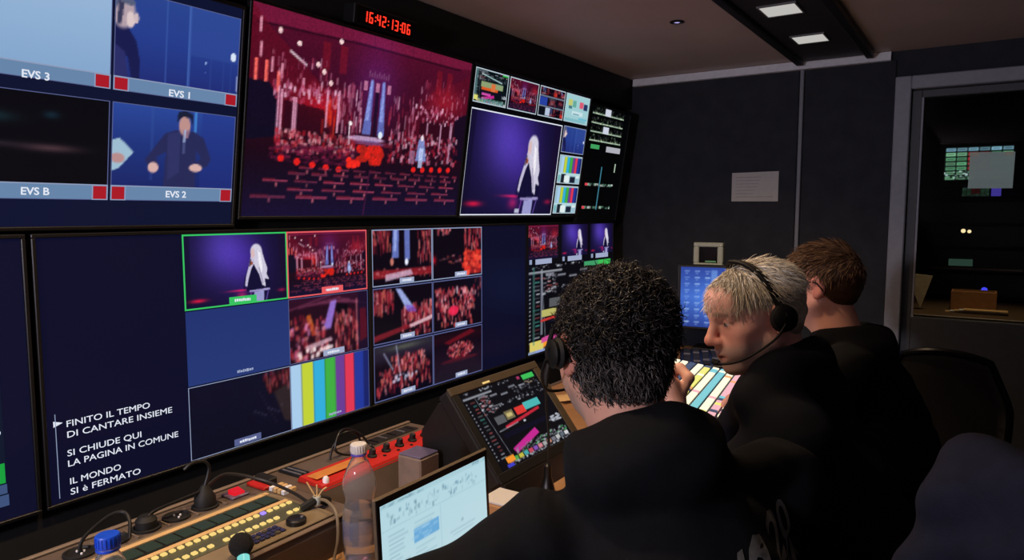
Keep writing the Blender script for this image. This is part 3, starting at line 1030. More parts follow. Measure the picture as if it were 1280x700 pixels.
# ---- upper row, fourth: signal meters on black
w, h = .43, .545
t, s = monitor('narrow upper wall monitor with green and white signal meters on black', 3.052, w, h, False, -.03, (.012, .014, .018))
m_scope = emit('meter_white', (.66, .74, .66))
m_cyan = emit('meter_cyan', (.25, .50, .58))
g = np.random.RandomState(4)
for v in (.060, .140, .215, .290):
    cv = Canvas(90, 14, (.012, .014, .018))
    cv.specks(g, 60, 0, .1, 1, .8, [(.28, .34, .28), (.2, .22, .22)], (.01, .03), (.1, .35), (.3, .9))
    cv.rect(0, .78, 1, .98, (.62, .70, .62))
    cv.specks(g, 24, 0, .7, 1, 1, [(.8, .86, .7), (.4, .5, .4)], (.01, .03), (.2, .3), (.3, .9))
    if v in (.060, .215):
        cv.rect(.38, .0, .56, .95, (.80, .82, .88))
    picture('meter_row', cv, .045 * w, (1 - v) * h - .004, .84 * w, (1 - v) * h + .030, s)
flat('green_field', .10 * w, (1 - .362) * h, .31 * w, (1 - .325) * h, emit('field_green', (.25, .62, .36)), s)
flat('white_field', .49 * w, (1 - .375) * h, .86 * w, (1 - .325) * h, emit('field_white', (.68, .68, .72)), s)
MB().box((.435 * w, (1 - .90) * h, .001), (.455 * w, (1 - .51) * h, .0014)).build('meter_stem', m_cyan, s)
for v in (.675, .88):
    cv = Canvas(60, 6, (.06, .07, .07))
    cv.specks(g, 30, 0, .2, 1, .8, [(.75, .8, .78), (.3, .5, .4), (.7, .75, .7)], (.03, .08), (.5, .8), (.4, 1))
    cv.rect(0, .1, .1, .9, (.85, .25, .30))
    picture('meter_scale', cv, .09 * w, (1 - v) * h - .007, .80 * w, (1 - v) * h + .007, s)
flat('level_mark', .775 * w, (1 - .55) * h, .80 * w, (1 - .47) * h, m_scope, s)

# ---- lower row: far side cut by the picture edge
t, s = monitor('lower wall monitor cut by the picture edge, dark with green button', -.262, .935, .571)
cv = Canvas(40, 90, (.06, .10, .17))
cv.vgrad([(0, (.055, .07, .16)), (.5, (.06, .10, .18)), (1, (.05, .09, .16))])
picture('side_list', cv, .50, .03, .883, .56, s)
m_steel = emit('soft_button_blue', (.24, .32, .48))
flat('soft_button', .72, .077, .881, .118, emit('soft_button_green', (.10, .62, .24)), s)
flat('soft_button', .72, .055, .883, .074, m_steel, s)
flat('soft_button', .72, .029, .885, .052, m_steel, s)
MB().lathe([(.006, 0), (.006, .0006)], 12, M=T3((.872, .182, .0012))).build('pointer_dot', m_white, s)

# ---- lower row: the prompter and six views
w, h = .955, .571
t, s = monitor('lower wall monitor with white song lines and six camera views', .700, w, h, True, 0, (.045, .050, .155))
for i, (txt, x, y, e) in enumerate((('FINITO IL TEMPO', .0385, .162, .224), ('DI CANTARE INSIEME', .0385, .138, .279), ('SI CHIUDE QUI', .0375, .097, .201), ('LA PAGINA IN COMUNE', .037, .074, .292), ('IL MONDO', .039, .034, .149), ('SI è FERMATO', .0395, .0105, .195))):
    lettering(txt, .0198, m_white, s, T3((x, y, .001)), e - x)
MB().prism([(.014, .167), (.033, .1735), (.014, .180)], .0006, .001, 'z').build('cue_arrow', m_white, s)
flat('cue_line', .0172, .010, .0186, .195, m_line, s)
views = [(SINGER, m_green, m_green, ''), (CONCERT.small(96, 62), m_redln, m_redln, ''), (None, None, None, ''), (stage(31, 6), m_line2, m_cap, ''), (stage(32, 7), m_line, m_line2, ''), (bars(), m_line2, None, '')]
spots = [(1, 0), (2, 0), (1, 1), (2, 1), (1, 2), (2, 2)]
for (cv, lm, cm, txt), (k, j) in zip(views, spots):
    x0, x1 = w * k / 3 + (.008 if k == 1 else .004), w * (k + 1) / 3 + (.003 if k == 1 else -.003)
    y1 = h * (1 - j / 3) - (.001 if j == 0 else .002)
    y0 = h * (1 - (j + 1) / 3) + .001
    if cv is None:
        cv = Canvas(20, 12)
        cv.vgrad([(0, (.135, .20, .44)), (1, (.145, .22, .46))])
    picture('camera_view', cv, x0, y0, x1, y1, s)
    if lm:
        frame_lines('view_outline', x0 - .001, y0, x1, y1, .004 if j == 0 else .0018, lm, s)
    cx = x0 + (x1 - x0) * .53
    if cm:
        flat('caption_plate', cx - .042, y0 + .004, cx + .042, y0 + .022, cm, s, .0018)
    caption_marks(cx - .026, y0 + .008, .052, .0085, m_white if cm else m_cap, s)

# ---- lower row: six stage views and an empty column
w, h = .925, .571
t, s = monitor('lower wall monitor with six stage views and one empty dark column', 1.672, w, h, True, 0, (.045, .050, .15))
for q, (k, j) in enumerate(((0, 0), (1, 0), (0, 1), (1, 1), (0, 2), (1, 2))):
    x0, x1 = w * k * .326 + .004, w * (k + 1) * .326
    y1, y0 = h * (1 - j / 3) - .003, h * (1 - (j + 1) / 3) + .004
    picture('stage_view', stage(40 + q, q, 84, 56), x0, y0, x1, y1, s)
    frame_lines('view_outline', x0 - .001, y0 - .001, x1 + .001, y1 + .001, .0035, m_line2 if j else m_line, s)
    cx = x0 + (x1 - x0) * .55
    flat('caption_plate', cx - .036, y0 + .003, cx + .036, y0 + .020, m_cap, s, .0018)
    caption_marks(cx - .024, y0 + .0075, .048, .008, m_white, s)

# ---- lower row: views over a software list
w, h = .84, .571
t, s = monitor('lower wall monitor with three small views above a coloured software list', 2.612, w, h, True, 0, (.03, .03, .055))
for k, cv in enumerate((CONCERT.small(64, 46), SINGER.small(60, 46), SINGER.small(60, 46))):
    x0 = w * (.005 + .345 * k)
    picture('small_view', cv, x0, h * .735, x0 + w * .31, h * .995, s)
    flat('caption_plate', x0 + .06, h * .695, x0 + .20, h * .735, m_cap, s, .0016)
    flat('tally_mark', x0 + .01, h * .70, x0 + .03, h * .735, m_line, s, .0016)
u3 = desk_ui(140, 100, 13, (.035, .035, .06))
u3.rect(.02, .86, .16, .97, (.85, .78, .40)).rect(.05, .02, .07, .9, (.30, .55, .50), .5).rect(.13, .05, .15, .8, (.6, .62, .68), .7).rect(.14, .52, .3, .60, (.72, .70, .40)).line(.14, .64, .5, .6, .02, (.78, .22, .20)).poly([(.14, .84), (.45, .78), (.45, .84), (.14, .9)], (.80, .30, .58))
u3.rect(.62, .02, .8, .08, (.25, .60, .40)).rect(0, .965, 1, 1, (.62, .70, .85), .8)
picture('software_list', u3, .004, .004, w - .004, h * .685, s)

# ---- red running clock above the concert picture
MC = wall_frame(0.0865, 1.565, 1.3716 + .5725 * math.cos(math.radians(TILT)), TILT)
t = thing('led_clock', 'red seven segment running clock above the concert monitor', 'clock', M=MC)
box('housing', (-.03, -.012, -.05), (.245, .046, -.004), m_bezel, t, bev=.003)
box('window', (-.02, -.006, -.004), (.235, .040, -.001), mat('clock_window', (.05, .015, .015), .2), t)
m_seg = emit('led_red', (1.0, .20, .13), 1.6)
SEG = {'0': 'abcdef', '1': 'bc', '2': 'abged', '3': 'abgcd', '4': 'fgbc', '6': 'afgedc'}
x = .004
for chn in '16:42:13:06':
    if chn == ':':
        MB().box((x + .001, .008, 0), (x + .005, .012, .001)).box((x + .001, .019, 0), (x + .005, .023, .001)).build('colon', m_seg, t)
        x += .0085
        continue
    b = MB()
    W, H, e = .0155, .031, .0038
    for q in SEG[chn]:
        r = {'a': (e * .4, H - e, W - e * .4, H), 'd': (e * .4, 0, W - e * .4, e), 'g': (e * .4, H / 2 - e / 2, W - e * .4, H / 2 + e / 2), 'f': (0, H / 2 + .0006, e, H - .0008), 'b': (W - e, H / 2 + .0006, W, H - .0008), 'e': (0, .0008, e, H / 2 - .0006), 'c': (W - e, .0008, W, H / 2 - .0006)}[q]
        b.box((x + r[0], r[1], 0), (x + r[2], r[3], .001))
    b.build('digit', m_seg, t)
    x += .0232

# ================================================================== DESK AND EQUIPMENT
ZW = 0.72            # wooden worktop
ZR = 0.79            # equipment riser
m_wood = mat('warm_wood', (0.62, 0.46, 0.30), 0.5, var=0.18, scale=9, bump=0.06, bscale=60)
m_taupe = mat('taupe_console', (0.36, 0.31, 0.27), 0.55, var=0.07, scale=20, bump=0.08, bscale=400)
m_taupe2 = mat('taupe_edge', (0.46, 0.40, 0.34), 0.5, var=0.05)
m_blackp = mat('black_plastic', (0.05, 0.05, 0.052), 0.4, var=0.1)
m_rubber = mat('black_rubber', (0.045, 0.045, 0.045), 0.65)
m_redp = mat('red_panel', (0.74, 0.13, 0.10), 0.5, var=0.06)
m_beige = mat('beige_panel', (0.50, 0.44, 0.34), 0.5, var=0.06)
m_pale = mat('pale_strip', (0.84, 0.70, 0.48), 0.5, var=0.05)
m_greyp = mat('grey_plastic', (0.40, 0.40, 0.42), 0.5)

t = thing('control_desk', 'long warm wooden control desk below the monitors', 'desk', (0, 0, 0))
tp = box('worktop', (0.28, -0.4, ZW - 0.035), (1.02, 3.45, ZW), m_wood, t, bev=0.004)
box('edge_band', (1.02, -0.4, ZW - 0.037), (1.032, 3.45, ZW), m_taupe2, t, bev=0.004)
for y in (-0.38, 0.62, 2.0, 3.40):
    box('support_panel', (0.30, y - 0.015, 0.0), (0.90, y + 0.015, ZW - 0.035), m_taupe, t, bev=0.002)
box('back_panel', (0.26, -0.4, 0.0), (0.28, 3.45, ZW), m_taupe, t)

# ---- raised equipment shelf behind the worktop
rs = thing('equipment_riser', 'dark taupe raised equipment shelf under the monitors', 'equipment shelf')
MB().prism([(0.302, ZW), (0.62, ZW), (0.62, ZR - 0.012), (0.612, ZR), (0.302, ZR)], -0.3, 0.995, 'y').build('deep_section', m_taupe, rs)
MB().prism([(0.302, ZW), (0.51, ZW), (0.482, ZR), (0.302, ZR)], 0.996, 1.50, 'y').build('shallow_section', m_taupe, rs)
box('rear_rail', (0.300, -0.3, ZR), (0.310, 1.50, ZR + 0.006), m_taupe2, rs, bev=0.002)
box('front_lip', (0.608, -0.3, ZR), (0.620, 0.99, ZR + 0.004), m_taupe2, rs, bev=0.0015)
for a, b in (((0.315, 1.04), (0.385, 1.075)), ((0.325, 1.30), (0.365, 1.47))):
    box('vent_slot', (a[0], a[1], ZR), (b[0], b[1], ZR + 0.003), m_rubber, rs, bev=0.001)
    for k in range(5):
        f = (k + .5) / 5
        box('vent_bar', (a[0] + .004, a[1] + (b[1] - a[1]) * f - .002, ZR + .003), (b[0] - .004, a[1] + (b[1] - a[1]) * f + .002, ZR + .005), m_greyp if k % 2 else m_blackp, rs)
# five round sockets, the switch, the red tab
for k, y in enumerate((0.590, 0.650, 0.710, 0.770, 0.832)):
    so = MB().lathe([(0.026, 0), (0.026, 0.004), (0.022, 0.005), (0.020, 0.0015), (0.004, 0.0015)], 20).build('round_socket', m_rubber, rs, True, T3((0.352, y, ZR)))
    for dx, dy in ((-.008, 0), (.008, 0), (0, .008)):
        MB().lathe([(.002, 0), (.002, .003)], 8).build('pin_hole', m_alu, so, False, T3((dx, dy, .0012)))
    box('socket_rib', (0.328, y + .0285, ZR), (0.380, y + .0315, ZR + .003), m_taupe2, rs)
sw = box('rocker_switch', (0.333, 0.880, ZR), (0.373, 0.922, ZR + 0.006), mat('violet_grey', (0.42, 0.36, 0.44), 0.4), rs, bev=0.002)
MB().prism([(-.010, 0), (.012, 0), (.012, .004), (-.010, .009)], -.012, .012, 'y').build('lit_rocker', emit('rocker_red', (.88, .10, .16)), sw, False, T3((.356, .901, ZR + .006)))
box('red_tab', (0.325, 0.948, ZR), (0.385, 0.966, ZR + 0.008), m_redp, rs, bev=0.002)
box('black_connector', (0.322, 0.970, ZR), (0.375, 0.992, ZR + 0.018), m_rubber, rs, bev=0.003)
for k in range(8):
    box('terminal', (0.392 + .013 * (k % 4), 0.955 + .02 * (k // 4), ZR), (0.401 + .013 * (k % 4), 0.969 + .02 * (k // 4), ZR + .010), m_pale if k % 3 else m_alu, rs, bev=0.001)

# ---- long key panel
kp = thing('key_panel', 'long beige key panel with lit amber buttons under the prompter', 'control panel', (0, 0, ZR))
box('base_plate', (0.395, 0.30, 0.0), (0.602, 0.946, 0.006), m_beige, kp, bev=0.002)
box('upper_strip', (0.408, 0.30, 0.006), (0.420, 0.935, 0.0085), m_pale, kp, bev=0.001)
box('lower_strip', (0.470, 0.30, 0.006), (0.481, 0.935, 0.0085), m_pale, kp, bev=0.001)
m_lcd = emit('lcd_grey_green', (.20, .23, .18))
box('display_trough', (0.424, 0.30, 0.006), (0.466, 0.925, 0.0072), m_rubber, kp)
me = None
for k in range(18):
    y = 0.905 - .0345 * k
    o = box('display_key', (-.0165, -.0145, 0), (.0165, .0145, .003), m_lcd, kp, bev=.001) if me is None else link('display_key', me, kp)
    me = o.data
    o.location = (.445, y, .0072)
m_amber = emit('button_amber', (.98, .84, .50), 1.0)
m_viol = emit('button_violet', (.62, .52, 1.0), 1.3)
m_offb = mat('button_dark', (0.28, 0.26, 0.2), 0.5)
meshes = {}


def key(nm, size, m, parent, loc, bev=.0008):
    kk = (nm, size, m.name)
    if kk not in meshes:
        meshes[kk] = MB().box((-size[0] / 2, -size[1] / 2, 0), (size[0] / 2, size[1] / 2, size[2]), bev).build(nm, m, parent)
        o = meshes[kk]
    else:
        o = link(nm, meshes[kk].data, parent)
    o.location = loc
    return o


m_bed = mat('button_bed', (0.30, 0.31, 0.24), 0.5)
box('button_bed', (0.484, 0.30, 0.006), (0.548, 0.935, 0.0068), m_bed, kp)
for k in range(40):
    y = .925 - .0156 * k
    key('button', (.009, .0095, .004), m_viol if k in (4, 22, 23, 24) else m_amber, kp, (.493, y, .0068))
    if k % 9 != 3:
        key('button', (.009, .0095, .004), m_viol if k in (3, 25, 26) else m_amber, kp, (.533, y, .0068))
m_navyk = mat('navy_key', (0.16, 0.17, 0.32), 0.4)
for k in range(24):
    key('keypad_key', (.0085, .0085, .004), m_navyk if k % 5 else m_offb, kp, (.562 + .0115 * (k % 3), .755 + .0115 * (k // 3), .006))
MB().lathe([(.019, 0), (.019, .008), (.016, .011), (.004, .0095)], 24).build('jog_dial', m_blackp, kp, True, T3((.578, .872, .006)))
MB().lathe([(.003, 0), (.003, .003)], 8).build('dial_dimple', m_greyp, kp, False, T3((.585, .880, .016)))

# ---- red patch unit with knobs
rp = thing('red_patch_unit', 'red strip unit with row of black knobs behind the water bottle', 'patch unit', (0, 0, ZR))
MB().prism([(0.400, 0.004), (0.408, 0.014), (0.478, 0.006), (0.484, -0.004), (0.480, 0.001), (0.400, 0.001)], 1.025, 1.475, 'y').build('faceplate', m_redp, rp)
box('yellow_marking', (0.418, 1.035, 0.0128), (0.452, 1.19, 0.0136), mat('ochre_print', (0.78, 0.50, 0.22), 0.6), rp, M=rot('Y', 0))
for k in range(6):
    y = 1.215 + .048 * k
    kn = MB().lathe([(.0115, 0), (.0115, .004), (.0085, .006), (.0075, .018), (.005, .019)], 16).build('knob', m_rubber, rp, True, T3((.440, y, .010)) @ rot('Y', 6))
    box('pointer', (-.001, -.0005, .019), (.007, .0005, .0195), m_greyp, kn)
    MB().lathe([(.004, 0), (.004, .002)], 10).build('screw', m_rubber, rp, False, T3((.458, y + .024, .0085)))
MB().lathe([(.007, 0), (.007, .01), (.004, .014)], 12).build('metal_button', m_alu, rp, True, T3((.468, 1.045, .006)))

# ---- cables
m_cable = mat('black_cable', (0.07, 0.07, 0.068), 0.4)
m_cable2 = mat('sheen_cable', (0.12, 0.115, 0.105), 0.4)
c1 = tag(MB().tube(spline([(.352, .59, ZR + .002), (.350, .600, .815), (.352, .640, .838), (.365, .662, .843), (.385, .662, .83), (.400, .652, .806)], 8), .0032, 8).build('cable_loop', m_cable, smooth=True), 'short thin cable loop standing behind the blue bottle cap', 'cable')
c2 = thing('power_lead', 'black power lead with plug arching up beside the red switch', 'cable', (.352, .832, ZR))
MB().lathe([(.021, 0.003), (.021, .02), (.014, .032), (.006, .045)], 16).build('plug', m_rubber, c2, True)
MB().tube(spline([(0, 0, .04), (0, .012, .075), (-.004, .004, .092), (-.006, -.02, .096), (-.012, -.035, .085)], 8), .0035, 8).build('upper_cord', m_cable, c2, True)
MB().tube(spline([(0.002, 0, .04), (.0, .05, .052), (.05, .10, .034), (.12, .112, .022), (.18, .105, .016), (.198, .10, .016)], 8), .0035, 8).build('long_cord', m_cable2, c2, True)
MB().tube(spline([(.0, -.005, .035), (-.004, -.06, .03), (.002, -.11, .028), (.002, -.125, .012), (0, -.122, .004)], 8), .0032, 8).build('side_cord', m_cable, c2, True)
MB().lathe([(.019, 0.003), (.019, .018), (.012, .026)], 16).build('second_plug', m_rubber, c2, True, T3((0, -.122, 0)))
c3 = thing('tied_cable', 'grey cable bundle with twisted tie hanging over the desk', 'cable', (.552, .945, ZR))
MB().tube(spline([(0, .005, .02), (.03, 0, .024), (.066, -.010, .012), (.082, -.022, -.03), (.084, -.035, -.0655), (.10, -.055, -.0655), (.14, -.10, -.0655)], 8), .0032, 8).build('cord', mat('grey_cord', (.46, .41, .33), .5), c3, True)
MB().tube(spline([(0, .03, .008), (.0, 0, .02), (-.01, -.03, .010)], 6), .009, 8).build('bundle', m_rubber, c3, True)
for k in range(3):
    MB().tube(spline([(0, 0, .022), (-.006 + .008 * k, .006 * (k - 1), .04), (-.014 + .015 * k, .012 * (k - 1), .058 - .006 * k)], 5), .0016, 6).build('tie_end', m_pale, c3, True)
MB().lathe([(.008, -.008), (.010, 0), (.008, .008)], 12).build('tie_knot', mat('pale_tie', (.70, .74, .72), .5), c3, True, T3((0, 0, .020)))
c4 = tag(MB().tube(spline([(.36, 1.155, ZR + .004), (.355, 1.17, .82), (.36, 1.195, .845), (.365, 1.225, .845), (.37, 1.245, .82), (.375, 1.24, .797), (.38, 1.20, .797), (.37, 1.165, .815), (.365, 1.18, .85), (.36, 1.21, .855), (.37, 1.245, .835), (.39, 1.262, .805), (.41, 1.25, .806)], 8), .003, 8).build('coiled_lead', m_cable, smooth=True), 'coiled black lead behind the white bottle cap', 'cable')
c5 = tag(MB().tube(spline([(.555, .968, ZR + .003 - .066), (.545, 1.05, ZW + .006), (.55, 1.12, ZW + .006), (.535, 1.2, ZW + .006)], 8), .005, 8).build('thick_cable', m_cable, smooth=True), 'thick black cable along the foot of the equipment shelf', 'cable')

# ---- bottles
def clear_mat(name, col, rough=.05, ior=1.2, alpha_tint=0.9):
    m = bpy.data.materials.new(name)
    m.use_nodes = True
    nt = m.node_tree
    b = nt.nodes['Principled BSDF']
    b.inputs['Base Color'].default_value = (*col, 1)
    b.inputs['Transmission Weight'].default_value = .93
    b.inputs['IOR'].default_value = ior
    n = nt.nodes.new('ShaderNodeTexNoise')
    n.inputs['Scale'].default_value = 30
    r = nt.nodes.new('ShaderNodeMapRange')
    r.inputs['To Min'].default_value = rough * .5
    r.inputs['To Max'].default_value = rough * 1.5
    nt.links.new(n.outputs['Fac'], r.inputs['Value'])
    nt.links.new(r.outputs['Result'], b.inputs['Roughness'])
    return m


m_pet = clear_mat('clear_bottle_plastic', (.95, .96, .99), .05, 1.25)
m_water = clear_mat('still_water', (.96, .98, 1), .01, 1.2)
m_wcap = mat('white_cap', (.80, .80, .80), .5)
m_bcap = mat('blue_cap', (.07, .28, .78), .4)
PROF = [(.012, .0), (.026, .001), (.031, .006), (.0325, .018), (.030, .026), (.0325, .034), (.0325, .088), (.0315, .092), (.0325, .096), (.0295, .108), (.0265, .118), (.0275, .126), (.0315, .140), (.032, .150), (.029, .165), (.0225, .182), (.0165, .195), (.0125, .203), (.0122, .207), (.0145, .208), (.0145, .210), (.0122, .211), (.0122, .222)]


def bottle(label, loc, cap_m, fill, tint):
    b = thing('water_bottle', label, 'bottle', loc, group='water bottles on the desk')
    inner = [(max(r - .0010, .001), z) for r, z in PROF][::-1]
    MB().lathe(PROF + inner, 32, cap=False).build('bottle_body', m_pet, b, True)
    wp = [(max(r - .0016, .001), max(z, .003)) for r, z in PROF if z <= fill]
    MB().lathe([(0.0, .003)] + wp + [(wp[-1][0], fill), (0.0, fill)], 28).build('water', m_water, b, True)
    cp = MB().lathe([(.0148, .2105), (.0152, .212), (.0152, .226), (.0142, .2275), (.0, .2275)], 28).build('cap', cap_m, b, True)
    for k in range(20):
        a = k * math.pi / 10
        box('ridge', (-.0004, -.0006, .213), (.0007, .0006, .2255), cap_m, cp, M=T3((.0152 * math.cos(a), .0152 * math.sin(a), 0)) @ Matrix.Rotation(a, 4, 'Z'))
    MB().lathe([(.0150, .2060), (.0153, .2065), (.0153, .2095), (.0150, .2100)], 28, cap=False).build('neck_ring', mat('violet_ring', (.35, .30, .72), .4) if tint else cap_m, b, True)
    lb = Canvas(60, 30, (.52, .55, .62))
    g = np.random.RandomState(6)
    lb.vgrad([(0, (.45, .48, .58)), (1, (.50, .48, .50))])
    lb.rect(.2, .1, .45, .9, (.70, .62, .45), .7).rect(.5, .2, .8, .75, (.35, .42, .62), .7).specks(g, 40, 0, 0, 1, 1, [(.75, .75, .75), (.3, .35, .5)], (.02, .06), (.03, .06), (.2, .7))
    n, hh = 60, 30
    A, Z = np.meshgrid(np.linspace(0, 2 * math.pi, n), np.linspace(.086, .038, hh))
    co = np.stack([.0331 * np.cos(A), .0331 * np.sin(A), Z], -1).reshape(-1, 3)
    i = (np.arange(hh - 1)[:, None] * n + np.arange(n - 1)[None, :]).ravel()
    me = bpy.data.meshes.new('wrap_label')
    me.from_pydata(co.tolist(), [], np.stack([i + n, i + n + 1, i + 1, i], -1).tolist())
    color_attr(me, srgb2lin(lb.a).reshape(-1, 3))
    pm = paint_mat('label_print', .5)
    pb = pm.node_tree.nodes['Principled BSDF']
    pb.inputs['Alpha'].default_value = .45
    me.materials.append(pm)
    me.polygons.foreach_set('use_smooth', [True] * len(me.polygons))
    link('wrap_label', me, b)
    return b


bottle('clear half-full water bottle with white cap beside the laptop', (.672, .945, ZW), m_wcap, .108, True)
bottle('water bottle with blue cap at the lower picture edge', (.668, .482, ZW), m_bcap, .17, False)

# ---- laptop
lp = thing('laptop', 'open laptop with pale document on screen under the sleeve', 'laptop', (.89, .922, ZW))
m_lap = mat('laptop_champagne', (.62, .55, .46), .35, metal=.6, var=.04)
box('keyboard_base', (-.005, -.15, .001), (.215, .15, .016), m_lap, lp, bev=.004)
box('key_field', (.03, -.13, .016), (.125, .13, .0168), m_blackp, lp)
kb = 0
for j in range(5):
    for k in range(14):
        key('laptop_key', (.0155, .0155, .0018), m_blackp, lp, (.041 + .0185 * j, -.121 + .0186 * k, .0168), .0006)
box('trackpad', (.14, -.05, .016), (.205, .05, .0164), m_greyp, lp)
LM = Matrix.Translation((.0, -.15, .017)) @ wall_frame(0, 0, 0, -3.0)
lid = box('lid', (0, 0, -.007), (.30, .206, -.001), m_lap, lp, bev=.003, M=LM)
MB().box((0.004, .003, -.001), (.296, .014, .0006)).box((0.004, .192, -.001), (.296, .203, .0006)).box((.004, .014, -.001), (.011, .192, .0006)).box((.289, .014, -.001), (.296, .192, .0006)).build('screen_border', m_blackp, lid)
doc = Canvas(130, 84, (.74, .86, .88))
g = np.random.RandomState(9)
doc.vgrad([(0, (.70, .84, .88)), (1, (.74, .85, .88))])
doc.rect(0, 0, 1, .05, (.66, .80, .84)).specks(g, 14, .03, .01, .4, .04, [(.45, .6, .66)], (.015, .05), (.012, .02), (.3, .7))
doc.specks(g, 90, .05, .10, .9, .22, [(.42, .56, .62), (.55, .68, .74), (.35, .5, .6)], (.006, .02), (.012, .05), (.2, .6))
doc.rect(0, .245, 1, .25, (.55, .70, .75), .7)
doc.rect(.27, .36, .50, .49, (.42, .66, .84)).specks(g, 12, .28, .37, .49, .48, [(.60, .78, .9)], (.02, .08), (.015, .03), (.3, .7))
for k in range(16):
    doc.rect(.06, .30 + .04 * k, .06 + g.uniform(.08, .18), .312 + .04 * k, (.50, .64, .70), .55)
    if k > 5 or k < 2:
        doc.rect(.28, .30 + .04 * k, .28 + g.uniform(.1, .2), .312 + .04 * k, (.52, .66, .72), .45)
doc.rect(.515, .26, .52, 1, (.60, .74, .80), .7)
doc.rect(.60, .58, .86, .592, (.55, .68, .74), .6).rect(.63, .62, .84, .63, (.55, .68, .74), .5).ell(.73, .52, .012, .02, (.5, .64, .7), .6)
doc.specks(g, 8, .85, .01, .99, .035, [(.4, .55, .62)], (.01, .02), (.015, .025), (.3, .7))
picture('document_picture', doc, .011, .014, .289, .192, lid, .0002)
box('hinge', (-.006, -.14, .012), (.002, .14, .020), m_blackp, lp, bev=.002)

# ---- touch console
TM = Matrix.Translation((.747, 1.318, .792)) @ wall_frame(0, 0, 0, -38)
tc_ = thing('touch_console', 'tilted touch console with dark coloured software screen on the desk', 'touch console', M=TM)
m_hous = mat('touch_console_black', (.05, .05, .05), .5)
m_hedge = mat('touch_console_edge', (.30, .26, .20), .45)
MB().box((-.026, -.024, -.04), (.362, .224, -.003), .006).build('housing', m_hous, tc_)
MB().box((-.026, .205, -.004), (.362, .226, .003), .0015).box((.333, -.02, -.004), (.362, .205, .003), .0015).build('trim_edge', m_hedge, tc_)
MB().box((-.026, -.024, -.004), (.333, -.001, .002), .001).box((-.026, -.001, -.004), (-.001, .205, .002), .001).build('front_border', m_hous, tc_)
sc_ = box('screen', (-.001, -.001, -.003), (.333, .205, .0), emit('touch_dark', (.04, .04, .06)), tc_)
picture('software_picture', UI, 0.001, 0.001, .331, .203, sc_, .0006)
flat('indicator_lamp', .10, .209, .13, .214, emit('lamp_cream', (.95, .80, .50)), tc_, .0036)
inv = TM.inverted()
MB().prism([(.525, ZW), (.785, ZW), (.765, ZW + .05), (.60, .93), (.575, .93), (.525, .86)], 1.30, 1.67, 'y').build('stand_body', m_hous, tc_, False, inv)

# ---- small items round the touch console
bx_ = thing('desk_speaker', 'small taupe box standing right of the red unit', 'box', (.555, 1.25, ZW))
box('body', (-.035, -.035, 0), (.035, .035, .10), mat('taupe_box', (.50, .44, .40), .6), bx_, bev=.004)
box('top_cap', (-.033, -.033, .10), (.033, .033, .104), mat('violet_tint_cap', (.38, .36, .48), .4), bx_, bev=.002)
wb = thing('wooden_block', 'small plain wooden block between laptop and touch console', 'block', (.80, 1.235, ZW))
box('block', (-.03, -.05, 0), (.05, .035, .055), m_wood, wb, bev=.003)
box('paper_pad', (-.025, -.045, .055), (.045, .03, .060), m_paper, wb, bev=.001)
for k, (x, y, a, lab) in enumerate(((.80, 1.80, 20, 'crumpled pale paper slip right of the touch console'), (.42, 2.20, -30, 'small pale card at the far corner of the touch console'))):
    o = thing('paper_slip', lab, 'paper', (x, y, ZW), group='paper slips on the desk')
    o.rotation_euler = (0, 0, math.radians(a))
    MB().prism([(-.06, 0), (-.02, .006), (.02, .001), (.06, .012), (.06, .013), (.02, .002), (-.02, .007), (-.06, .001)], -.04, .04, 'y').build('sheet', m_pale, o)

# ---- gooseneck microphones
gm = thing('gooseneck_microphone', 'thin black gooseneck microphone in front of the touch console', 'microphone', (.815, 1.405, ZW))
MB().lathe([(.026, 0), (.026, .006), (.018, .014), (.009, .05), (.009, .075), (.004, .08)], 20).build('base', m_blackp, gm, True)
MB().tube(spline([(0, 0, .075), (.002, .0, .14), (-.003, -.004, .21), (-.002, -.008, .265)], 8), .0032, 8).build('stem', m_cable, gm, True)
MB().tube([(-.002, -.008, .262), (-.001, -.006, .29), (.002, 0, .318)], [.005, .0075, .006], 12).build('capsule', m_rubber, gm, True)
g2 = thing('foam_ball_microphone', 'black foam ball microphone with lit collar above the key panel', 'microphone', (.660, .700, ZW))
MB().lathe([(.022, 0), (.022, .005), (.010, .012)], 16).build('base', m_blackp, g2, True)
MB().tube(spline([(0, 0, .01), (.0, .0, .05), (-.02, .012, .075)], 6), .004, 8).build('stem', m_cable, g2, True)
MB().tube([(-.02, .012, .072), (-.036, .022, .084)], .010, 14).build('lit_collar', emit('teal_glow', (.50, .86, .84)), g2, True)
o = MB().ball((0, 0, 0), .0205, 20).build('foam_ball', mat('foam', (.045, .045, .045), .95, bump=.8, bscale=700), g2, True, T3((-.052, .030, .098)))
ph = thing('violet_phone', 'small phone with violet lit screen before the key panel', 'phone', (.685, .640, ZW))
ph.rotation_euler = (0, 0, math.radians(12))
box('body', (-.036, -.07, 0.0), (.036, .07, .008), m_blackp, ph, bev=.003)
box('screen', (-.033, -.066, .008), (.033, .066, .0085), emit('violet_screen', (.42, .38, .80)), ph)

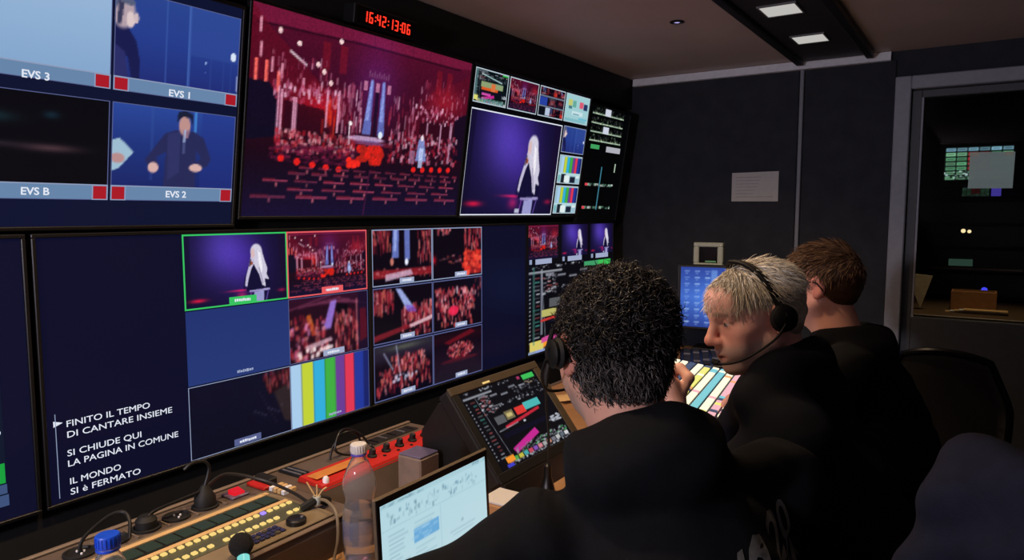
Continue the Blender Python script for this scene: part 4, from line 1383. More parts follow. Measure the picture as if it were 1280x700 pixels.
# ================================================================== FAR END OF THE DESK
MX = thing('vision_mixer', 'brightly lit vision mixer panel with rows of pastel buttons', 'mixer panel', M=Matrix.Translation((.86, 2.42, ZW + .001)) @ rot('Z', 8))
MB().prism([(-.20, 0), (.17, 0), (.17, .025), (-.20, .075)], -.30, .36, 'y').build('body', m_blackp, MX)
BC = [emit('mx_cream', (.98, .94, .80), 1.25), emit('mx_yellow', (.93, .90, .45), 1.1), emit('mx_teal', (.50, .78, .80), 1.1), emit('mx_pink', (.95, .70, .72), 1.1), emit('mx_orange', (.95, .66, .40), 1.1), emit('mx_slate', (.30, .33, .40))]
g = np.random.RandomState(21)
for j in range(12):
    for k in range(21):
        x = -.180 + .0302 * j
        z = .075 - (x + .20) * .1351
        cix = [0, 0, 5, 0, 1, 0, 2, 0, 3, 0, 4, 0][j]
        if g.rand() < .22:
            cix = g.randint(6)
        o = key('lit_button', (.023, .0235, .006), BC[cix], MX, (x, -.280 + .0302 * k, z), .0015)
        o.rotation_euler = (0, math.radians(7.7), 0)
tb = thing('far_tablet', 'small blue-lit tablet lying beyond the raised hand', 'tablet', M=Matrix.Translation((.55, 2.62, ZW + .0085)) @ rot('Z', 15))
box('body', (-.07, -.10, -.008), (.07, .10, 0), m_blackp, tb, bev=.003)
box('screen', (-.064, -.094, 0), (.064, .094, .0006), emit('tablet_blue', (.22, .32, .62)), tb)
fm = thing('desk_monitor', 'small desk monitor with blue icon grid below the wall control', 'monitor', M=Matrix.Translation((.425, 3.32, ZW)) @ rot('Z', 6))
MB().box((0.05, .02, 0), (.33, .16, .012), .004).box((.16, .06, .012), (.22, .085, .18), .006).build('stand', m_blackp, fm)
fs = MB().box((-.02, 0.0, .105), (.42, .035, .415), .004).build('housing', m_bezel, fm)
ic = Canvas(96, 66, (.20, .32, .66))
ic.vgrad([(0, (.18, .27, .60)), (.5, (.25, .40, .76)), (1, (.16, .24, .55))])
g = np.random.RandomState(12)
ic.glow(.45, .55, .35, .4, (.08, .14, .16))
for j in range(9):
    for k in range(8):
        if k == 3:
            continue
        ic.rect(.05 + .12 * k, .06 + .105 * j, .11 + .12 * k, .085 + .105 * j, (.66, .78, .95), g.uniform(.3, .9))
        ic.rect(.06 + .12 * k, .10 + .105 * j, .09 + .12 * k, .12 + .105 * j, (.60, .72, .92), g.uniform(.2, .6))
ic.rect(.36, .05, .43, .97, (.50, .68, .92), .55)
o = picture('icon_picture', ic, 0, 0, .40, .285, fs)
o.matrix_local = Matrix.Translation((0, -.0005, .118)) @ rot('X', 90)
kb = thing('far_keyboard', 'dark cluttered keyboard in front of the desk monitor', 'keyboard', M=Matrix.Translation((.62, 3.06, ZW)) @ rot('Z', 20))
box('body', (-.09, -.18, .001), (.09, .18, .03), m_blackp, kb, bev=.004)
for j in range(4):
    for k in range(9):
        key('far_key', (.03, .03, .006), m_greyp if (j * 7 + k * 3) % 5 == 0 else m_rubber, kb, (-.06 + .04 * j, -.152 + .038 * k, .03), .002)

# ================================================================== ROOM BEYOND THE DOOR
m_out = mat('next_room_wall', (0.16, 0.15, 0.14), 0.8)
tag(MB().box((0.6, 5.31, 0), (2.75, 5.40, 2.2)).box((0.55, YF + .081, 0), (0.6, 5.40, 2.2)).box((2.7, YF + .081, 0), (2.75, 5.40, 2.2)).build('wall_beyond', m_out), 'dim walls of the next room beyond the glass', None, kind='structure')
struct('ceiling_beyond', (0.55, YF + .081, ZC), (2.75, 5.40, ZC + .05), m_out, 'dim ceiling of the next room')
sh = thing('far_counter', 'dark counter in the next room seen through the door', 'counter', (1.25, 4.45, 0))
box('top', (-.45, -.30, .83), (1.2, .75, .87), mat('counter_top', (.34, .27, .20), .5), sh, bev=.004)
box('front', (-.44, -.28, 0), (1.19, .73, .83), m_out, sh)
# triangle stand, open box, equipment with lamps
ts = tag(MB().prism([(1.29, 1.06), (1.415, 1.05), (1.365, .875)], 4.36, 4.375, 'y').build('folded_card', mat('tan_card', (.74, .68, .58), .7)), 'tan folded card standing on the counter beyond the glass', 'card')
cb = thing('cardboard_tray', 'lit cardboard tray with papers on the far counter', 'box', (1.60, 4.40, .87))
m_card = mat('cardboard', (.58, .40, .24), .8)
MB().box((-.10, -.02, 0), (.10, .0, .105), .002).box((-.10, .0, 0), (-.092, .15, .10)).box((.092, .0, 0), (.10, .15, .10)).box((-.10, .15, 0), (.10, .16, .10)).build('tray', m_card, cb)
for k in range(5):
    box('paper', (-.12 + .02 * k, -.07 - .008 * k, .004 * k), (.10 + .012 * k, -.025, .003 + .004 * k), m_paper if k % 2 else m_pale, cb)
rk = thing('equipment_rack', 'black equipment rack with small lamps in the next room', 'rack', (1.22, 4.98, .87))
box('cabinet', (0, 0, 0), (.85, .22, .60), m_black, rk, bev=.004)
for k in range(4):
    box('rack_panel', (.02, -.012, .03 + .14 * k), (.83, .0, .155 + .14 * k), m_blackp, rk, bev=.002)
box('front_rail', (.15, -.02, .18), (.60, -.012, .19), mat('rail_tan', (.50, .44, .36), .4), rk)
for (x, z, m, r) in ((.305, .405, emit('lamp_warm', (.9, .8, .6), 1.5), .012), (.335, .402, emit('lamp_warm', (.9, .8, .6), 1.5), .010), (.425, .065, emit('lamp_blue', (.25, .25, .85), 1.4), .016)):
    MB().lathe([(r, 0), (r, .004), (r * .4, .008)], 12).build('lamp', m, rk, True, T3((x, -.012, z)) @ rot('X', 90))
box('glow_window', (.24, -.014, .20), (.36, -.012, .24), emit('dim_teal', (.16, .24, .20)), rk)
bm_ = thing('status_monitor', 'monitor with red and green status grid in the next room', 'monitor', (1.40, 5.25, 1.580))
box('housing', (-.03, 0, -.03), (.38, .055, .23), m_bezel, bm_, bev=.004)
cv = Canvas(84, 48, (.05, .08, .07))
g = np.random.RandomState(30)
cols = [(.45, .75, .55), (.55, .80, .62), (.75, .2, .22), (.85, .32, .32), (.45, .78, .6), (.40, .62, .85)]
for j in range(7):
    for k in range(6):
        q = cols[2 + (j + k) % 2] if k in (2, 3) and 0 < j < 5 else (cols[g.randint(2)] if j else (.55, .75, .85))
        cv.rect(.02 + .165 * k, .03 + .14 * j, .165 + .165 * k, .13 + .14 * j, q, g.uniform(.55, .95))
        cv.rect(.04 + .165 * k, .07 + .14 * j, .14 + .165 * k, .09 + .14 * j, (.05, .08, .08), .6)
cv.specks(g, 80, 0, .72, 1, 1, [(.8, .9, .9), (.05, .06, .06)], (.02, .05), (.03, .06), (.4, .9))
o = picture('status_picture', cv, 0, 0, .35, .20, bm_)
o.matrix_local = Matrix.Translation((0, -.001, 0)) @ rot('X', 90)
o = picture('lower_readout', cv.small(40, 12), .10, -.10, .24, -.045, bm_, gain=.15)
o.matrix_local = Matrix.Translation((0, -.001, 0)) @ rot('X', 90)
flat('violet_window', .25, -.10, .30, -.045, emit('violet_dim', (.24, .20, .55)), bm_, 0).matrix_local = Matrix.Translation((0, -.001, 0)) @ rot('X', 90)
# framed lit board farther right
fb = thing('lit_board', 'warm framed board on the far wall of the next room', 'board', (1.90, 5.275, 1.60))
m_warm = mat('warm_frame', (.75, .58, .36), .6)
MB().box((0, 0, 0), (.02, .03, .22)).box((.02, 0, .20), (.6, .03, .22)).box((.02, 0, 0), (.6, .03, .02)).build('frame', m_warm, fb)
box('board', (.02, .012, .02), (.6, .03, .20), m_blackp, fb)
# sheet taped to the glass
sp = thing('taped_sheet', 'pale sheet taped on the door glass over the status grid', 'paper', (1.562, YF + .0245, 1.484))
m_sheet = mat('thin_sheet', (.62, .70, .68), .8, var=.03)
sheet = bpy.data.materials.new('translucent_sheet')
sheet.use_nodes = True
_b = sheet.node_tree.nodes['Principled BSDF']
_b.inputs['Base Color'].default_value = (*lin((.84, .97, .93)), 1)
_b.inputs['Roughness'].default_value = .7
_n = sheet.node_tree.nodes.new('ShaderNodeTexNoise')
_n.inputs['Scale'].default_value = 20
_r = sheet.node_tree.nodes.new('ShaderNodeMapRange')
_r.inputs['To Min'].default_value = .74
_r.inputs['To Max'].default_value = .84
sheet.node_tree.links.new(_n.outputs['Fac'], _r.inputs['Value'])
sheet.node_tree.links.new(_r.outputs['Result'], _b.inputs['Alpha'])
MB().prism([(0, .0), (.158, -.002), (.160, .148), (.002, .152)], 0, .0008, 'y').build('sheet', sheet, sp)
for q in ((.005, .135), (.125, .135)):
    box('tape', (q[0], -.0006, q[1]), (q[0] + .03, -.0001, q[1] + .015), m_cream, sp)
# added unseen lamp, placed to light the fronts of card and tray
ld = thing('added_far_lamp', 'added unseen warm lamp that lights the far counter', 'lamp', (1.60, 4.12, ZC))
MB().lathe([(.05, -.001), (.05, -.02), (.03, -.03)], 20).build('shade', m_greyp, ld, True)
L = bpy.data.lights.new('added_far_light', 'SPOT')
L.energy = 14
L.color = (1, .72, .42)
L.spot_size = math.radians(75)
L.spot_blend = .8
L.shadow_soft_size = .03
lo = bpy.data.objects.new('added_far_light', L)
COL.objects.link(lo)
lo.parent = ld
lo.location = (0, 0, -.05)

# ================================================================== PEOPLE
def V3(*a):
    return np.array(a, dtype=np.float64)


class Sculpt:
    """smoothly blended solids, turned into one continuous surface"""

    def __init__(s):
        s.p = []

    def ell(s, c, r, k=.015, op='u', M=None, R=None):
        c = np.array(c, float)
        A = np.eye(3) if R is None else np.array(R, float)
        if M is not None:
            m = np.array(M)
            c = m[:3, :3] @ c + m[:3, 3]
            A = m[:3, :3] @ A
        r = np.array(r if hasattr(r, '__len__') else (r, r, r), float)
        s.p.append(('e', c, r, A, k, op))
        return s

    def cap(s, a, b, ra, rb=None, k=.015, op='u', M=None):
        a, b = np.array(a, float), np.array(b, float)
        if M is not None:
            m = np.array(M)
            a, b = m[:3, :3] @ a + m[:3, 3], m[:3, :3] @ b + m[:3, 3]
        s.p.append(('c', a, b, (ra, ra if rb is None else rb), k, op))
        return s

    def mesh(s, vox, noise=None):
        lo, hi = np.full(3, 1e9), np.full(3, -1e9)
        boxes = []
        for q in s.p:
            if q[0] == 'e':
                ext = np.sqrt(((q[3] * q[2]) ** 2).sum(1))
                a, b = q[1] - ext, q[1] + ext
            else:
                R = max(q[3])
                a, b = np.minimum(q[1], q[2]) - R, np.maximum(q[1], q[2]) + R
            boxes.append((a, b))
            if q[-1] == 'u':
                lo, hi = np.minimum(lo, a), np.maximum(hi, b)
        lo -= .03
        hi += .03
        n = np.ceil((hi - lo) / vox).astype(int) + 1
        G = np.full(n, 1.0, np.float32)
        for q, (a, b) in zip(s.p, boxes):
            k = q[-2]
            m = k + 3 * vox
            i0 = np.maximum(np.floor((a - m - lo) / vox).astype(int), 0)
            i1 = np.minimum(np.ceil((b + m - lo) / vox).astype(int) + 1, n)
            if (i1 <= i0).any():
                continue
            ax = [(lo[d] + vox * np.arange(i0[d], i1[d])).astype(np.float32) for d in range(3)]
            P = [ax[0][:, None, None], ax[1][None, :, None], ax[2][None, None, :]]
            if q[0] == 'e':
                D = [P[d] - np.float32(q[1][d]) for d in range(3)]
                L = [sum(np.float32(q[3][d, e]) * D[d] for d in range(3)) for e in range(3)]
                k0 = np.sqrt(sum((L[e] / np.float32(q[2][e])) ** 2 for e in range(3)))
                k1 = np.sqrt(sum((L[e] / np.float32(q[2][e] ** 2)) ** 2 for e in range(3))) + 1e-6
                d_ = k0 * (k0 - 1) / k1
            else:
                ba = q[2] - q[1]
                D = [P[d] - np.float32(q[1][d]) for d in range(3)]
                t = np.clip(sum(D[d] * np.float32(ba[d]) for d in range(3)) / np.float32(max(ba @ ba, 1e-9)), 0, 1)
                d_ = np.sqrt(sum((D[d] - t * np.float32(ba[d])) ** 2 for d in range(3))) - (np.float32(q[3][0]) + t * np.float32(q[3][1] - q[3][0]))
            sl = tuple(slice(i0[d], i1[d]) for d in range(3))
            g = G[sl]
            if q[-1] == 'u':
                h = np.clip(.5 + .5 * (g - d_) / k, 0, 1)
                G[sl] = g * (1 - h) + d_ * h - k * h * (1 - h)
            else:
                h = np.clip(.5 - .5 * (g + d_) / k, 0, 1)
                G[sl] = g * (1 - h) - d_ * h + k * h * (1 - h)
        if noise is not None:
            ax = [(lo[d] + vox * np.arange(n[d])).astype(np.float32) for d in range(3)]
            G += noise(ax[0][:, None, None], ax[1][None, :, None], ax[2][None, None, :]).astype(np.float32)
        # surface nets
        S = G < 0
        c = np.zeros(np.array(S.shape) - 1, np.int8)
        for i in (0, 1):
            for j in (0, 1):
                for k in (0, 1):
                    c += S[i:S.shape[0] - 1 + i, j:S.shape[1] - 1 + j, k:S.shape[2] - 1 + k]
        act = (c > 0) & (c < 8)
        I = np.argwhere(act)
        idx = np.full(act.shape, -1, np.int64)
        idx[act] = np.arange(len(I))
        acc = np.zeros((len(I), 3))
        cnt = np.zeros(len(I))
        corners = [(i, j, k) for i in (0, 1) for j in (0, 1) for k in (0, 1)]
        for a in corners:
            for d in range(3):
                if a[d]:
                    continue
                b = list(a)
                b[d] = 1
                va = G[I[:, 0] + a[0], I[:, 1] + a[1], I[:, 2] + a[2]]
                vb = G[I[:, 0] + b[0], I[:, 1] + b[1], I[:, 2] + b[2]]
                x = (va < 0) != (vb < 0)
                t = np.where(x, va / np.where(x, va - vb, 1), 0)
                p = np.tile(np.array(a, float), (len(I), 1))
                p[:, d] += t
                acc += p * x[:, None]
                cnt += x
        verts = lo + vox * (I + acc / cnt[:, None])
        faces = []
        for d in range(3):
            e, f = [(1, 2), (2, 0), (0, 1)][d]
            sl0 = [slice(None)] * 3
            sl1 = [slice(None)] * 3
            sl0[d], sl1[d] = slice(0, -1), slice(1, None)
            A, B = S[tuple(sl0)], S[tuple(sl1)]
            E = np.argwhere(A != B)
            E = E[(E[:, e] > 0) & (E[:, f] > 0) & (E[:, e] < act.shape[e]) & (E[:, f] < act.shape[f])]
            ins = A[E[:, 0], E[:, 1], E[:, 2]]

            def cell(de, df):
                Q = E.copy()
                Q[:, e] -= de
                Q[:, f] -= df
                return idx[Q[:, 0], Q[:, 1], Q[:, 2]]
            q = np.stack([cell(1, 1), cell(0, 1), cell(0, 0), cell(1, 0)], 1)
            q[~ins] = q[~ins][:, ::-1]
            faces.append(q)
        F = np.concatenate(faces)
        F = F[(F >= 0).all(1)]
        return verts, F


def to_obj(name, verts, faces, m, parent=None, cols=None):
    me = bpy.data.meshes.new(name)
    me.from_pydata(verts.tolist(), [], faces.tolist())
    if cols is not None:
        color_attr(me, srgb2lin(cols))
    me.materials.append(m)
    me.polygons.foreach_set('use_smooth', [True] * len(me.polygons))
    return link(name, me, parent)


def head_frame(c, face, pitch=0.0, roll=0.0):
    """local x to the person's right, y out of the face, z up"""
    f = Vector((face[0], face[1], 0)).normalized()
    r = f.cross(Vector((0, 0, 1)))
    M = Matrix(((r.x, f.x, 0, c[0]), (r.y, f.y, 0, c[1]), (0, 0, 1, c[2]), (0, 0, 0, 1)))
    return M @ rot('X', -pitch) @ rot('Y', roll)


def add_head(S, M, fat=1.0):
    e, c = S.ell, S.cap
    e((0, -.016, .027), (.0755, .092, .077), .02, M=M)
    e((0, .012, .008), (.070, .078, .078), .02, M=M)
    e((0, .036, -.050), (.056 * fat, .054, .066), .025, M=M)
    for sx in (-1, 1):
        c((sx * .052 * fat, .005, -.055), (sx * .020, .066, -.094), .018, .015, .025, M=M)     # jaw line
        e((sx * .043, .058, -.020), (.022, .024, .020), .02, M=M)                          # cheekbone
        e((sx * .036, .066, -.052), (.020, .018, .024), .02, M=M)                          # cheek
    e((0, .078, -.098), (.021, .019, .017), .02, M=M)                                      # chin
    e((0, .070, .044), (.052, .022, .030), .03, M=M)                                       # forehead
    c((-.040, .078, .022), (-.010, .090, .018), .0085, .010, .012, M=M)
    c((.040, .078, .022), (.010, .090, .018), .0085, .010, .012, M=M)
    for sx in (-1, 1):
        e((sx * .031, .097, .004), (.019, .014, .0115), .009, 's', M=M)                    # socket
        e((sx * .031, .0755, .003), .0125, .003, M=M)                                      # eyeball
        c((sx * .018, .085, .010), (sx * .046, .079, .009), .0045, .0045, .004, M=M)       # upper lid
        c((sx * .020, .084, -.006), (sx * .044, .079, -.005), .0036, .0036, .004, M=M)     # lower lid
    c((0, .090, .014), (0, .112, -.026), .0075, .0115, .010, M=M)                          # nose
    e((0, .113, -.030), (.0125, .012, .0105), .008, M=M)
    for sx in (-1, 1):
        e((sx * .0125, .102, -.034), (.0085, .011, .0085), .006, M=M)
        e((sx * .006, .108, -.042), (.0035, .005, .004), .004, 's', M=M)
    e((0, .082, -.060), (.032, .020, .024), .018, M=M)                                     # muzzle
    c((-.022, .090, -.0655), (0, .101, -.0625), .0035, .0050, .006, M=M)
    c((.022, .090, -.0655), (0, .101, -.0625), .0035, .0050, .006, M=M)
    c((-.018, .091, -.074), (.018, .091, -.074), .0055, .0055, .007, M=M)
    c((-.022, .099, -.0687), (.022, .099, -.0687), .0016, .0016, .003, 's', M=M)
    for sx in (-1, 1):
        R = rot('Z', sx * -18) @ rot('X', -10)
        e((sx * .080, -.012, -.006), (.0075, .020, .033), .006, M=M, R=np.array(R)[:3, :3])
        e((sx * .087, -.006, -.004), (.006, .011, .020), .005, 's', M=M, R=np.array(R)[:3, :3])
        e((sx * .079, -.006, -.034), (.006, .009, .009), .006, M=M)
    return S


def add_hand(S, w, a, n, left=True, curl=(35, 45, 35), k=.006, thumb=25, sc=1.0):
    """w wrist, a wrist-to-knuckle direction, n out of the back of the hand"""
    a = V3(*a) / np.linalg.norm(a)
    n = V3(*n) - a * np.dot(a, n)
    n = n / np.linalg.norm(n)
    l = np.cross(a, n) * (1 if left else -1)       # towards the thumb
    w = V3(*w)
    S.cap(w - a * .03, w + a * .012, .026 * sc, .026 * sc, .012)
    for o in (-.027, -.009, .009, .027):
        S.cap(w + a * .018 * sc + l * o * .75 * sc, w + a * .082 * sc + l * o * sc - n * .002, .0135 * sc, .0115 * sc, .012)
    S.cap(w + a * .02 * sc + l * .02 * sc - n * .012, w + a * .055 * sc + l * .028 * sc - n * .014, .015 * sc, .013 * sc, .012)   # ball of the thumb
    for o, L in ((.028, .92), (.0095, 1.0), (-.0095, .95), (-.028, .76)):
        p = w + a * (.086 if abs(o) < .02 else .080) * sc + l * o * sc
        ang = 0.0
        rr = .0093 if L > .8 else .0082
        for seg, (ln, cu) in enumerate(zip((.043, .027, .022), curl)):
            ang += math.radians(cu)
            d = a * math.cos(ang) - n * math.sin(ang) + l * o * .6
            d = d / np.linalg.norm(d)
            q = p + d * ln * L * sc
            S.cap(p, q, rr * sc * (1 - .06 * seg), rr * sc * (1 - .06 * (seg + 1)), .0035)
            p = q
    p = w + a * .028 * sc + l * .028 * sc - n * .012
    fist = curl[0] > 60
    for ln, (ca, cl, cn) in zip((.040, .032, .026), ((.55, .75, -.25), (.6, -.35, -.7), (.3, -.85, -.35)) if fist else ((.55, .75, -.25), (.85, .35, -.35), (.95, .05, -.35))):
        d = a * ca + l * cl + n * cn
        d = d / np.linalg.norm(d)
        q = p + d * ln * sc
        S.cap(p, q, .0115 * sc, .0098 * sc, .005)
        p = q
    return p


def blend(base, mask, col):
    return base * (1 - mask[:, None]) + np.array(col) * mask[:, None]


def sm(x, a, b):
    t = np.clip((x - a) / (b - a), 0, 1)
    return t * t * (3 - 2 * t)


def skin_cols(v, M, tone, brow, stubble=None, iris=(.30, .40, .50), hairline=None):
    Lc = (np.c_[v, np.ones(len(v))] @ np.array(M.inverted()).T)[:, :3]
    x, y, z = Lc.T
    ax = np.abs(x)
    c = np.tile(np.array(tone), (len(v), 1))
    near = (np.abs(z) < .2) & (np.hypot(x, y) < .16)
    red = np.exp(-(((ax - .045) / .03) ** 2 + ((z + .02) / .03) ** 2)) * (y > .03) * near
    c = blend(c, red * .35, (tone[0] * .98, tone[1] * .78, tone[2] * .76))
    nose = np.exp(-((x / .018) ** 2 + ((z + .03) / .02) ** 2)) * (y > .095) * near
    c = blend(c, nose * .45, (tone[0] * .98, tone[1] * .72, tone[2] * .70))
    ear = (ax > .074) * near * (np.abs(z + .006) < .045)
    c = blend(c, ear * .4, (tone[0], tone[1] * .72, tone[2] * .68))
    if stubble is not None:
        b = sm(-z, .035, .058) * sm(y, -.005, .03) * near * (1 - np.exp(-((x / .022) ** 2 + ((z + .069) / .006) ** 2)) * .9)
        b = np.maximum(b, np.exp(-((x / .026) ** 2 + ((z + .053) / .006) ** 2)) * (y > .08) * near)
        c = blend(c, b * stubble[1], stubble[0])
    lip = np.exp(-((x / .021) ** 4 + ((z + .0685) / .0068) ** 4)) * (y > .078) * near
    c = blend(c, lip * .6, (tone[0] * .80, tone[1] * .55, tone[2] * .55))
    slit = np.exp(-((x / .021) ** 4 + ((z + .0687) / .0018) ** 2)) * (y > .078) * near
    c = blend(c, slit * .8, (.25, .12, .12))
    bz = .0255 - (ax - .012) * .06
    br = np.exp(-(((z - bz) / .0048) ** 4)) * (ax > .011) * (ax < .049) * (y > .06) * near
    c = blend(c, br * .75, brow)
    eye = ((ax - .031) ** 2 + (z - .003) ** 2 + (y - .0755) ** 2 < .01285 ** 2) * near
    c = blend(c, eye * 1.0, (.80, .78, .76))
    ir = ((ax - .031) ** 2 + (z - .002) ** 2 < .0058 ** 2) * eye
    c = blend(c, ir * 1.0, iris)
    pu = ((ax - .031) ** 2 + (z - .002) ** 2 < .0028 ** 2) * eye
    c = blend(c, pu * 1.0, (.03, .03, .03))
    lash = eye * (z > .0085)
    c = blend(c, lash * .7, (.25, .18, .16))
    return c


def strands(name, parent, M, n, seed, keep, comb, base, length, lift, curl, width, cols, segs=6):
    """combed hair: tapered strands rooted on the scalp (base: centre and radii in the head's own frame)"""
    g = np.random.RandomState(seed)
    c0, rad = np.array(base[0]), np.array(base[1])
    pts = []
    while len(pts) < n:
        d = g.normal(size=(n, 3))
        d /= np.linalg.norm(d, axis=1)[:, None]
        p = c0 + d * rad
        k = keep(p, g)
        pts.extend(np.c_[p, d / rad][k].tolist())
    pts = np.array(pts[:n])
    p, nr = pts[:, :3], pts[:, 3:]
    nr /= np.linalg.norm(nr, axis=1)[:, None]
    L = length(p, g)
    W = width * g.uniform(.7, 1.3, n)
    cm = comb(p, nr, g)
    cm = cm - nr * (cm * nr).sum(1)[:, None]
    cm /= np.linalg.norm(cm, axis=1)[:, None] + 1e-9
    sd = np.cross(nr, cm)
    lf = lift * g.uniform(.5, 1.4, n)
    ph = g.uniform(0, 6.28, n)
    cu = curl[0] * g.uniform(.4, 1.3, n)
    rings = []
    P = p - nr * .004
    dirn = nr * lf[:, None] + cm * (1 - lf[:, None] * .6)
    for s in range(segs + 1):
        f = s / segs
        off = sd * (cu * np.sin(ph + f * curl[1]) * f)[:, None] + nr * (cu * np.cos(ph + f * curl[1]) * f)[:, None]
        rings.append(P + off)
        q = P - c0
        nn = q / rad ** 2
        nn /= np.linalg.norm(nn, axis=1)[:, None]
        dirn = dirn - nn * (.55 * (dirn * nn).sum(1) * (1.0 / segs) * 2.2)[:, None]
        dirn /= np.linalg.norm(dirn, axis=1)[:, None]
        P = P + dirn * (L / segs)[:, None]
        r = np.sqrt((((P - c0) / (rad * 1.015)) ** 2).sum(1))
        P = np.where((r < 1)[:, None], c0 + (P - c0) / r[:, None], P)
    R = np.array(rings)                       # segs+1, n, 3
    T = np.gradient(R, axis=0)
    T /= np.linalg.norm(T, axis=2)[..., None] + 1e-9
    A = np.cross(T, nr[None])
    A /= np.linalg.norm(A, axis=2)[..., None] + 1e-9
    B = np.cross(A, T)
    tap = np.array([.9, 1.0, 1.0, .9, .72, .45, .12, .1, .1])[:segs + 1]
    vs = []
    for k in range(3):
        a = 2 * math.pi * k / 3
        vs.append(R + (A * math.cos(a) + B * math.sin(a)) * (W[None, :] * tap[:, None])[..., None])
    Vv = np.stack(vs, 2)                      # segs+1, n, 3, 3
    co = Vv.reshape(-1, 3)
    i = np.arange(segs)[:, None, None] * (n * 3) + np.arange(n)[None, :, None] * 3
    k = np.arange(3)[None, None, :]
    k2 = (k + 1) % 3
    F = np.stack([i + k, i + k2, i + n * 3 + k2, i + n * 3 + k], -1).reshape(-1, 4)
    ci = np.array(cols)[g.randint(len(cols), size=n)] * g.uniform(.8, 1.15, n)[:, None]
    if callable(parent):
        pass
    C = np.repeat(np.repeat(ci[None, :, None, :], segs + 1, 0), 3, 2).reshape(-1, 3)
    co = (np.c_[co, np.ones(len(co))] @ np.array(M).T)[:, :3]
    o = to_obj(name, co, F, paint_mat('hair_strands', .42, spec=.35, sheen=0), parent, C)
    return o


def wrinkles(amp, fx=23, seed=0):
    def f(x, y, z):
        return amp * (np.sin(fx * x + 9 * np.sin(7 * z + seed) + seed) * np.sin(fx * 1.3 * z + 5 * np.sin(9 * y + seed)) + .6 * np.sin(fx * 2.1 * y + 6 * np.sin(11 * x) + 4 * z * 7 + seed))
    return f


m_skin = paint_mat('skin', .48, sss=.10, bump=.15, bscale=450, spec=.35)
m_jack = mat('black_jacket_cloth', (.028, .036, .056), .85, var=.25, scale=60, bump=.25, bscale=900, spec=.15, sheen=0.0)
m_navyj = mat('navy_jacket_cloth', (.030, .042, .085), .85, var=.2, scale=60, bump=.25, bscale=900, spec=.15)
m_trous = mat('dark_trousers', (.05, .05, .06), .9, bump=.2, bscale=800, spec=.15)
m_shoe = mat('black_shoes', (.04, .04, .04), .5)


def limbs(S, pose, k=.03, grow=0.0, arms=True, legs=True, torso=True, cuff=0.0):
    """trunk, arms and legs along the pose's joints"""
    g = grow
    P = pose
    nb, ch, hp = V3(*P['neck']), V3(*P['chest']), V3(*P['hip'])
    ls, rs_ = V3(*P['lsh']), V3(*P['rsh'])
    ax = (rs_ - ls) / np.linalg.norm(rs_ - ls)
    if torso:
        up = (nb - hp) / np.linalg.norm(nb - hp)
        fw_ = np.cross(up, ax)
        fw_ /= np.linalg.norm(fw_)
        R = np.stack([ax, fw_, np.cross(ax, fw_)], 1)
        S.ell(ch, (.170 + g, .112 + g, .185 + g), k * 1.5, R=R)
        S.ell((ch + hp) / 2, (.150 + g, .108 + g, .17 + g), k * 1.5, R=R)
        S.ell(hp, (.165 + g, .120 + g, .12 + g), k * 1.5, R=R)
        S.cap(ls, rs_, .058 + g, .058 + g, k * 1.6)
        S.cap(nb + V3(0, 0, -.03), ch, .075 + g, .10 + g, k * 1.6)
    if arms:
        for s_ in ('l', 'r'):
            sh_, el, wr = (V3(*P[s_ + q]) for q in ('sh', 'el', 'wr'))
            S.cap(sh_, el, .055 + g, .043 + g, k)
            d = (wr - el) / np.linalg.norm(wr - el)
            S.cap(el, wr - d * cuff, .043 + g, .030 + g * 1.2, k)
    if legs:
        for s_ in ('l', 'r'):
            kn, an = V3(*P[s_ + 'kn']), V3(*P[s_ + 'an'])
            h_ = hp + ax * (.085 if s_ == 'r' else -.085)
            S.cap(h_, kn, .082 + g, .056 + g, k)
            S.cap(kn, an, .054 + g, .036 + g, k)
    return S


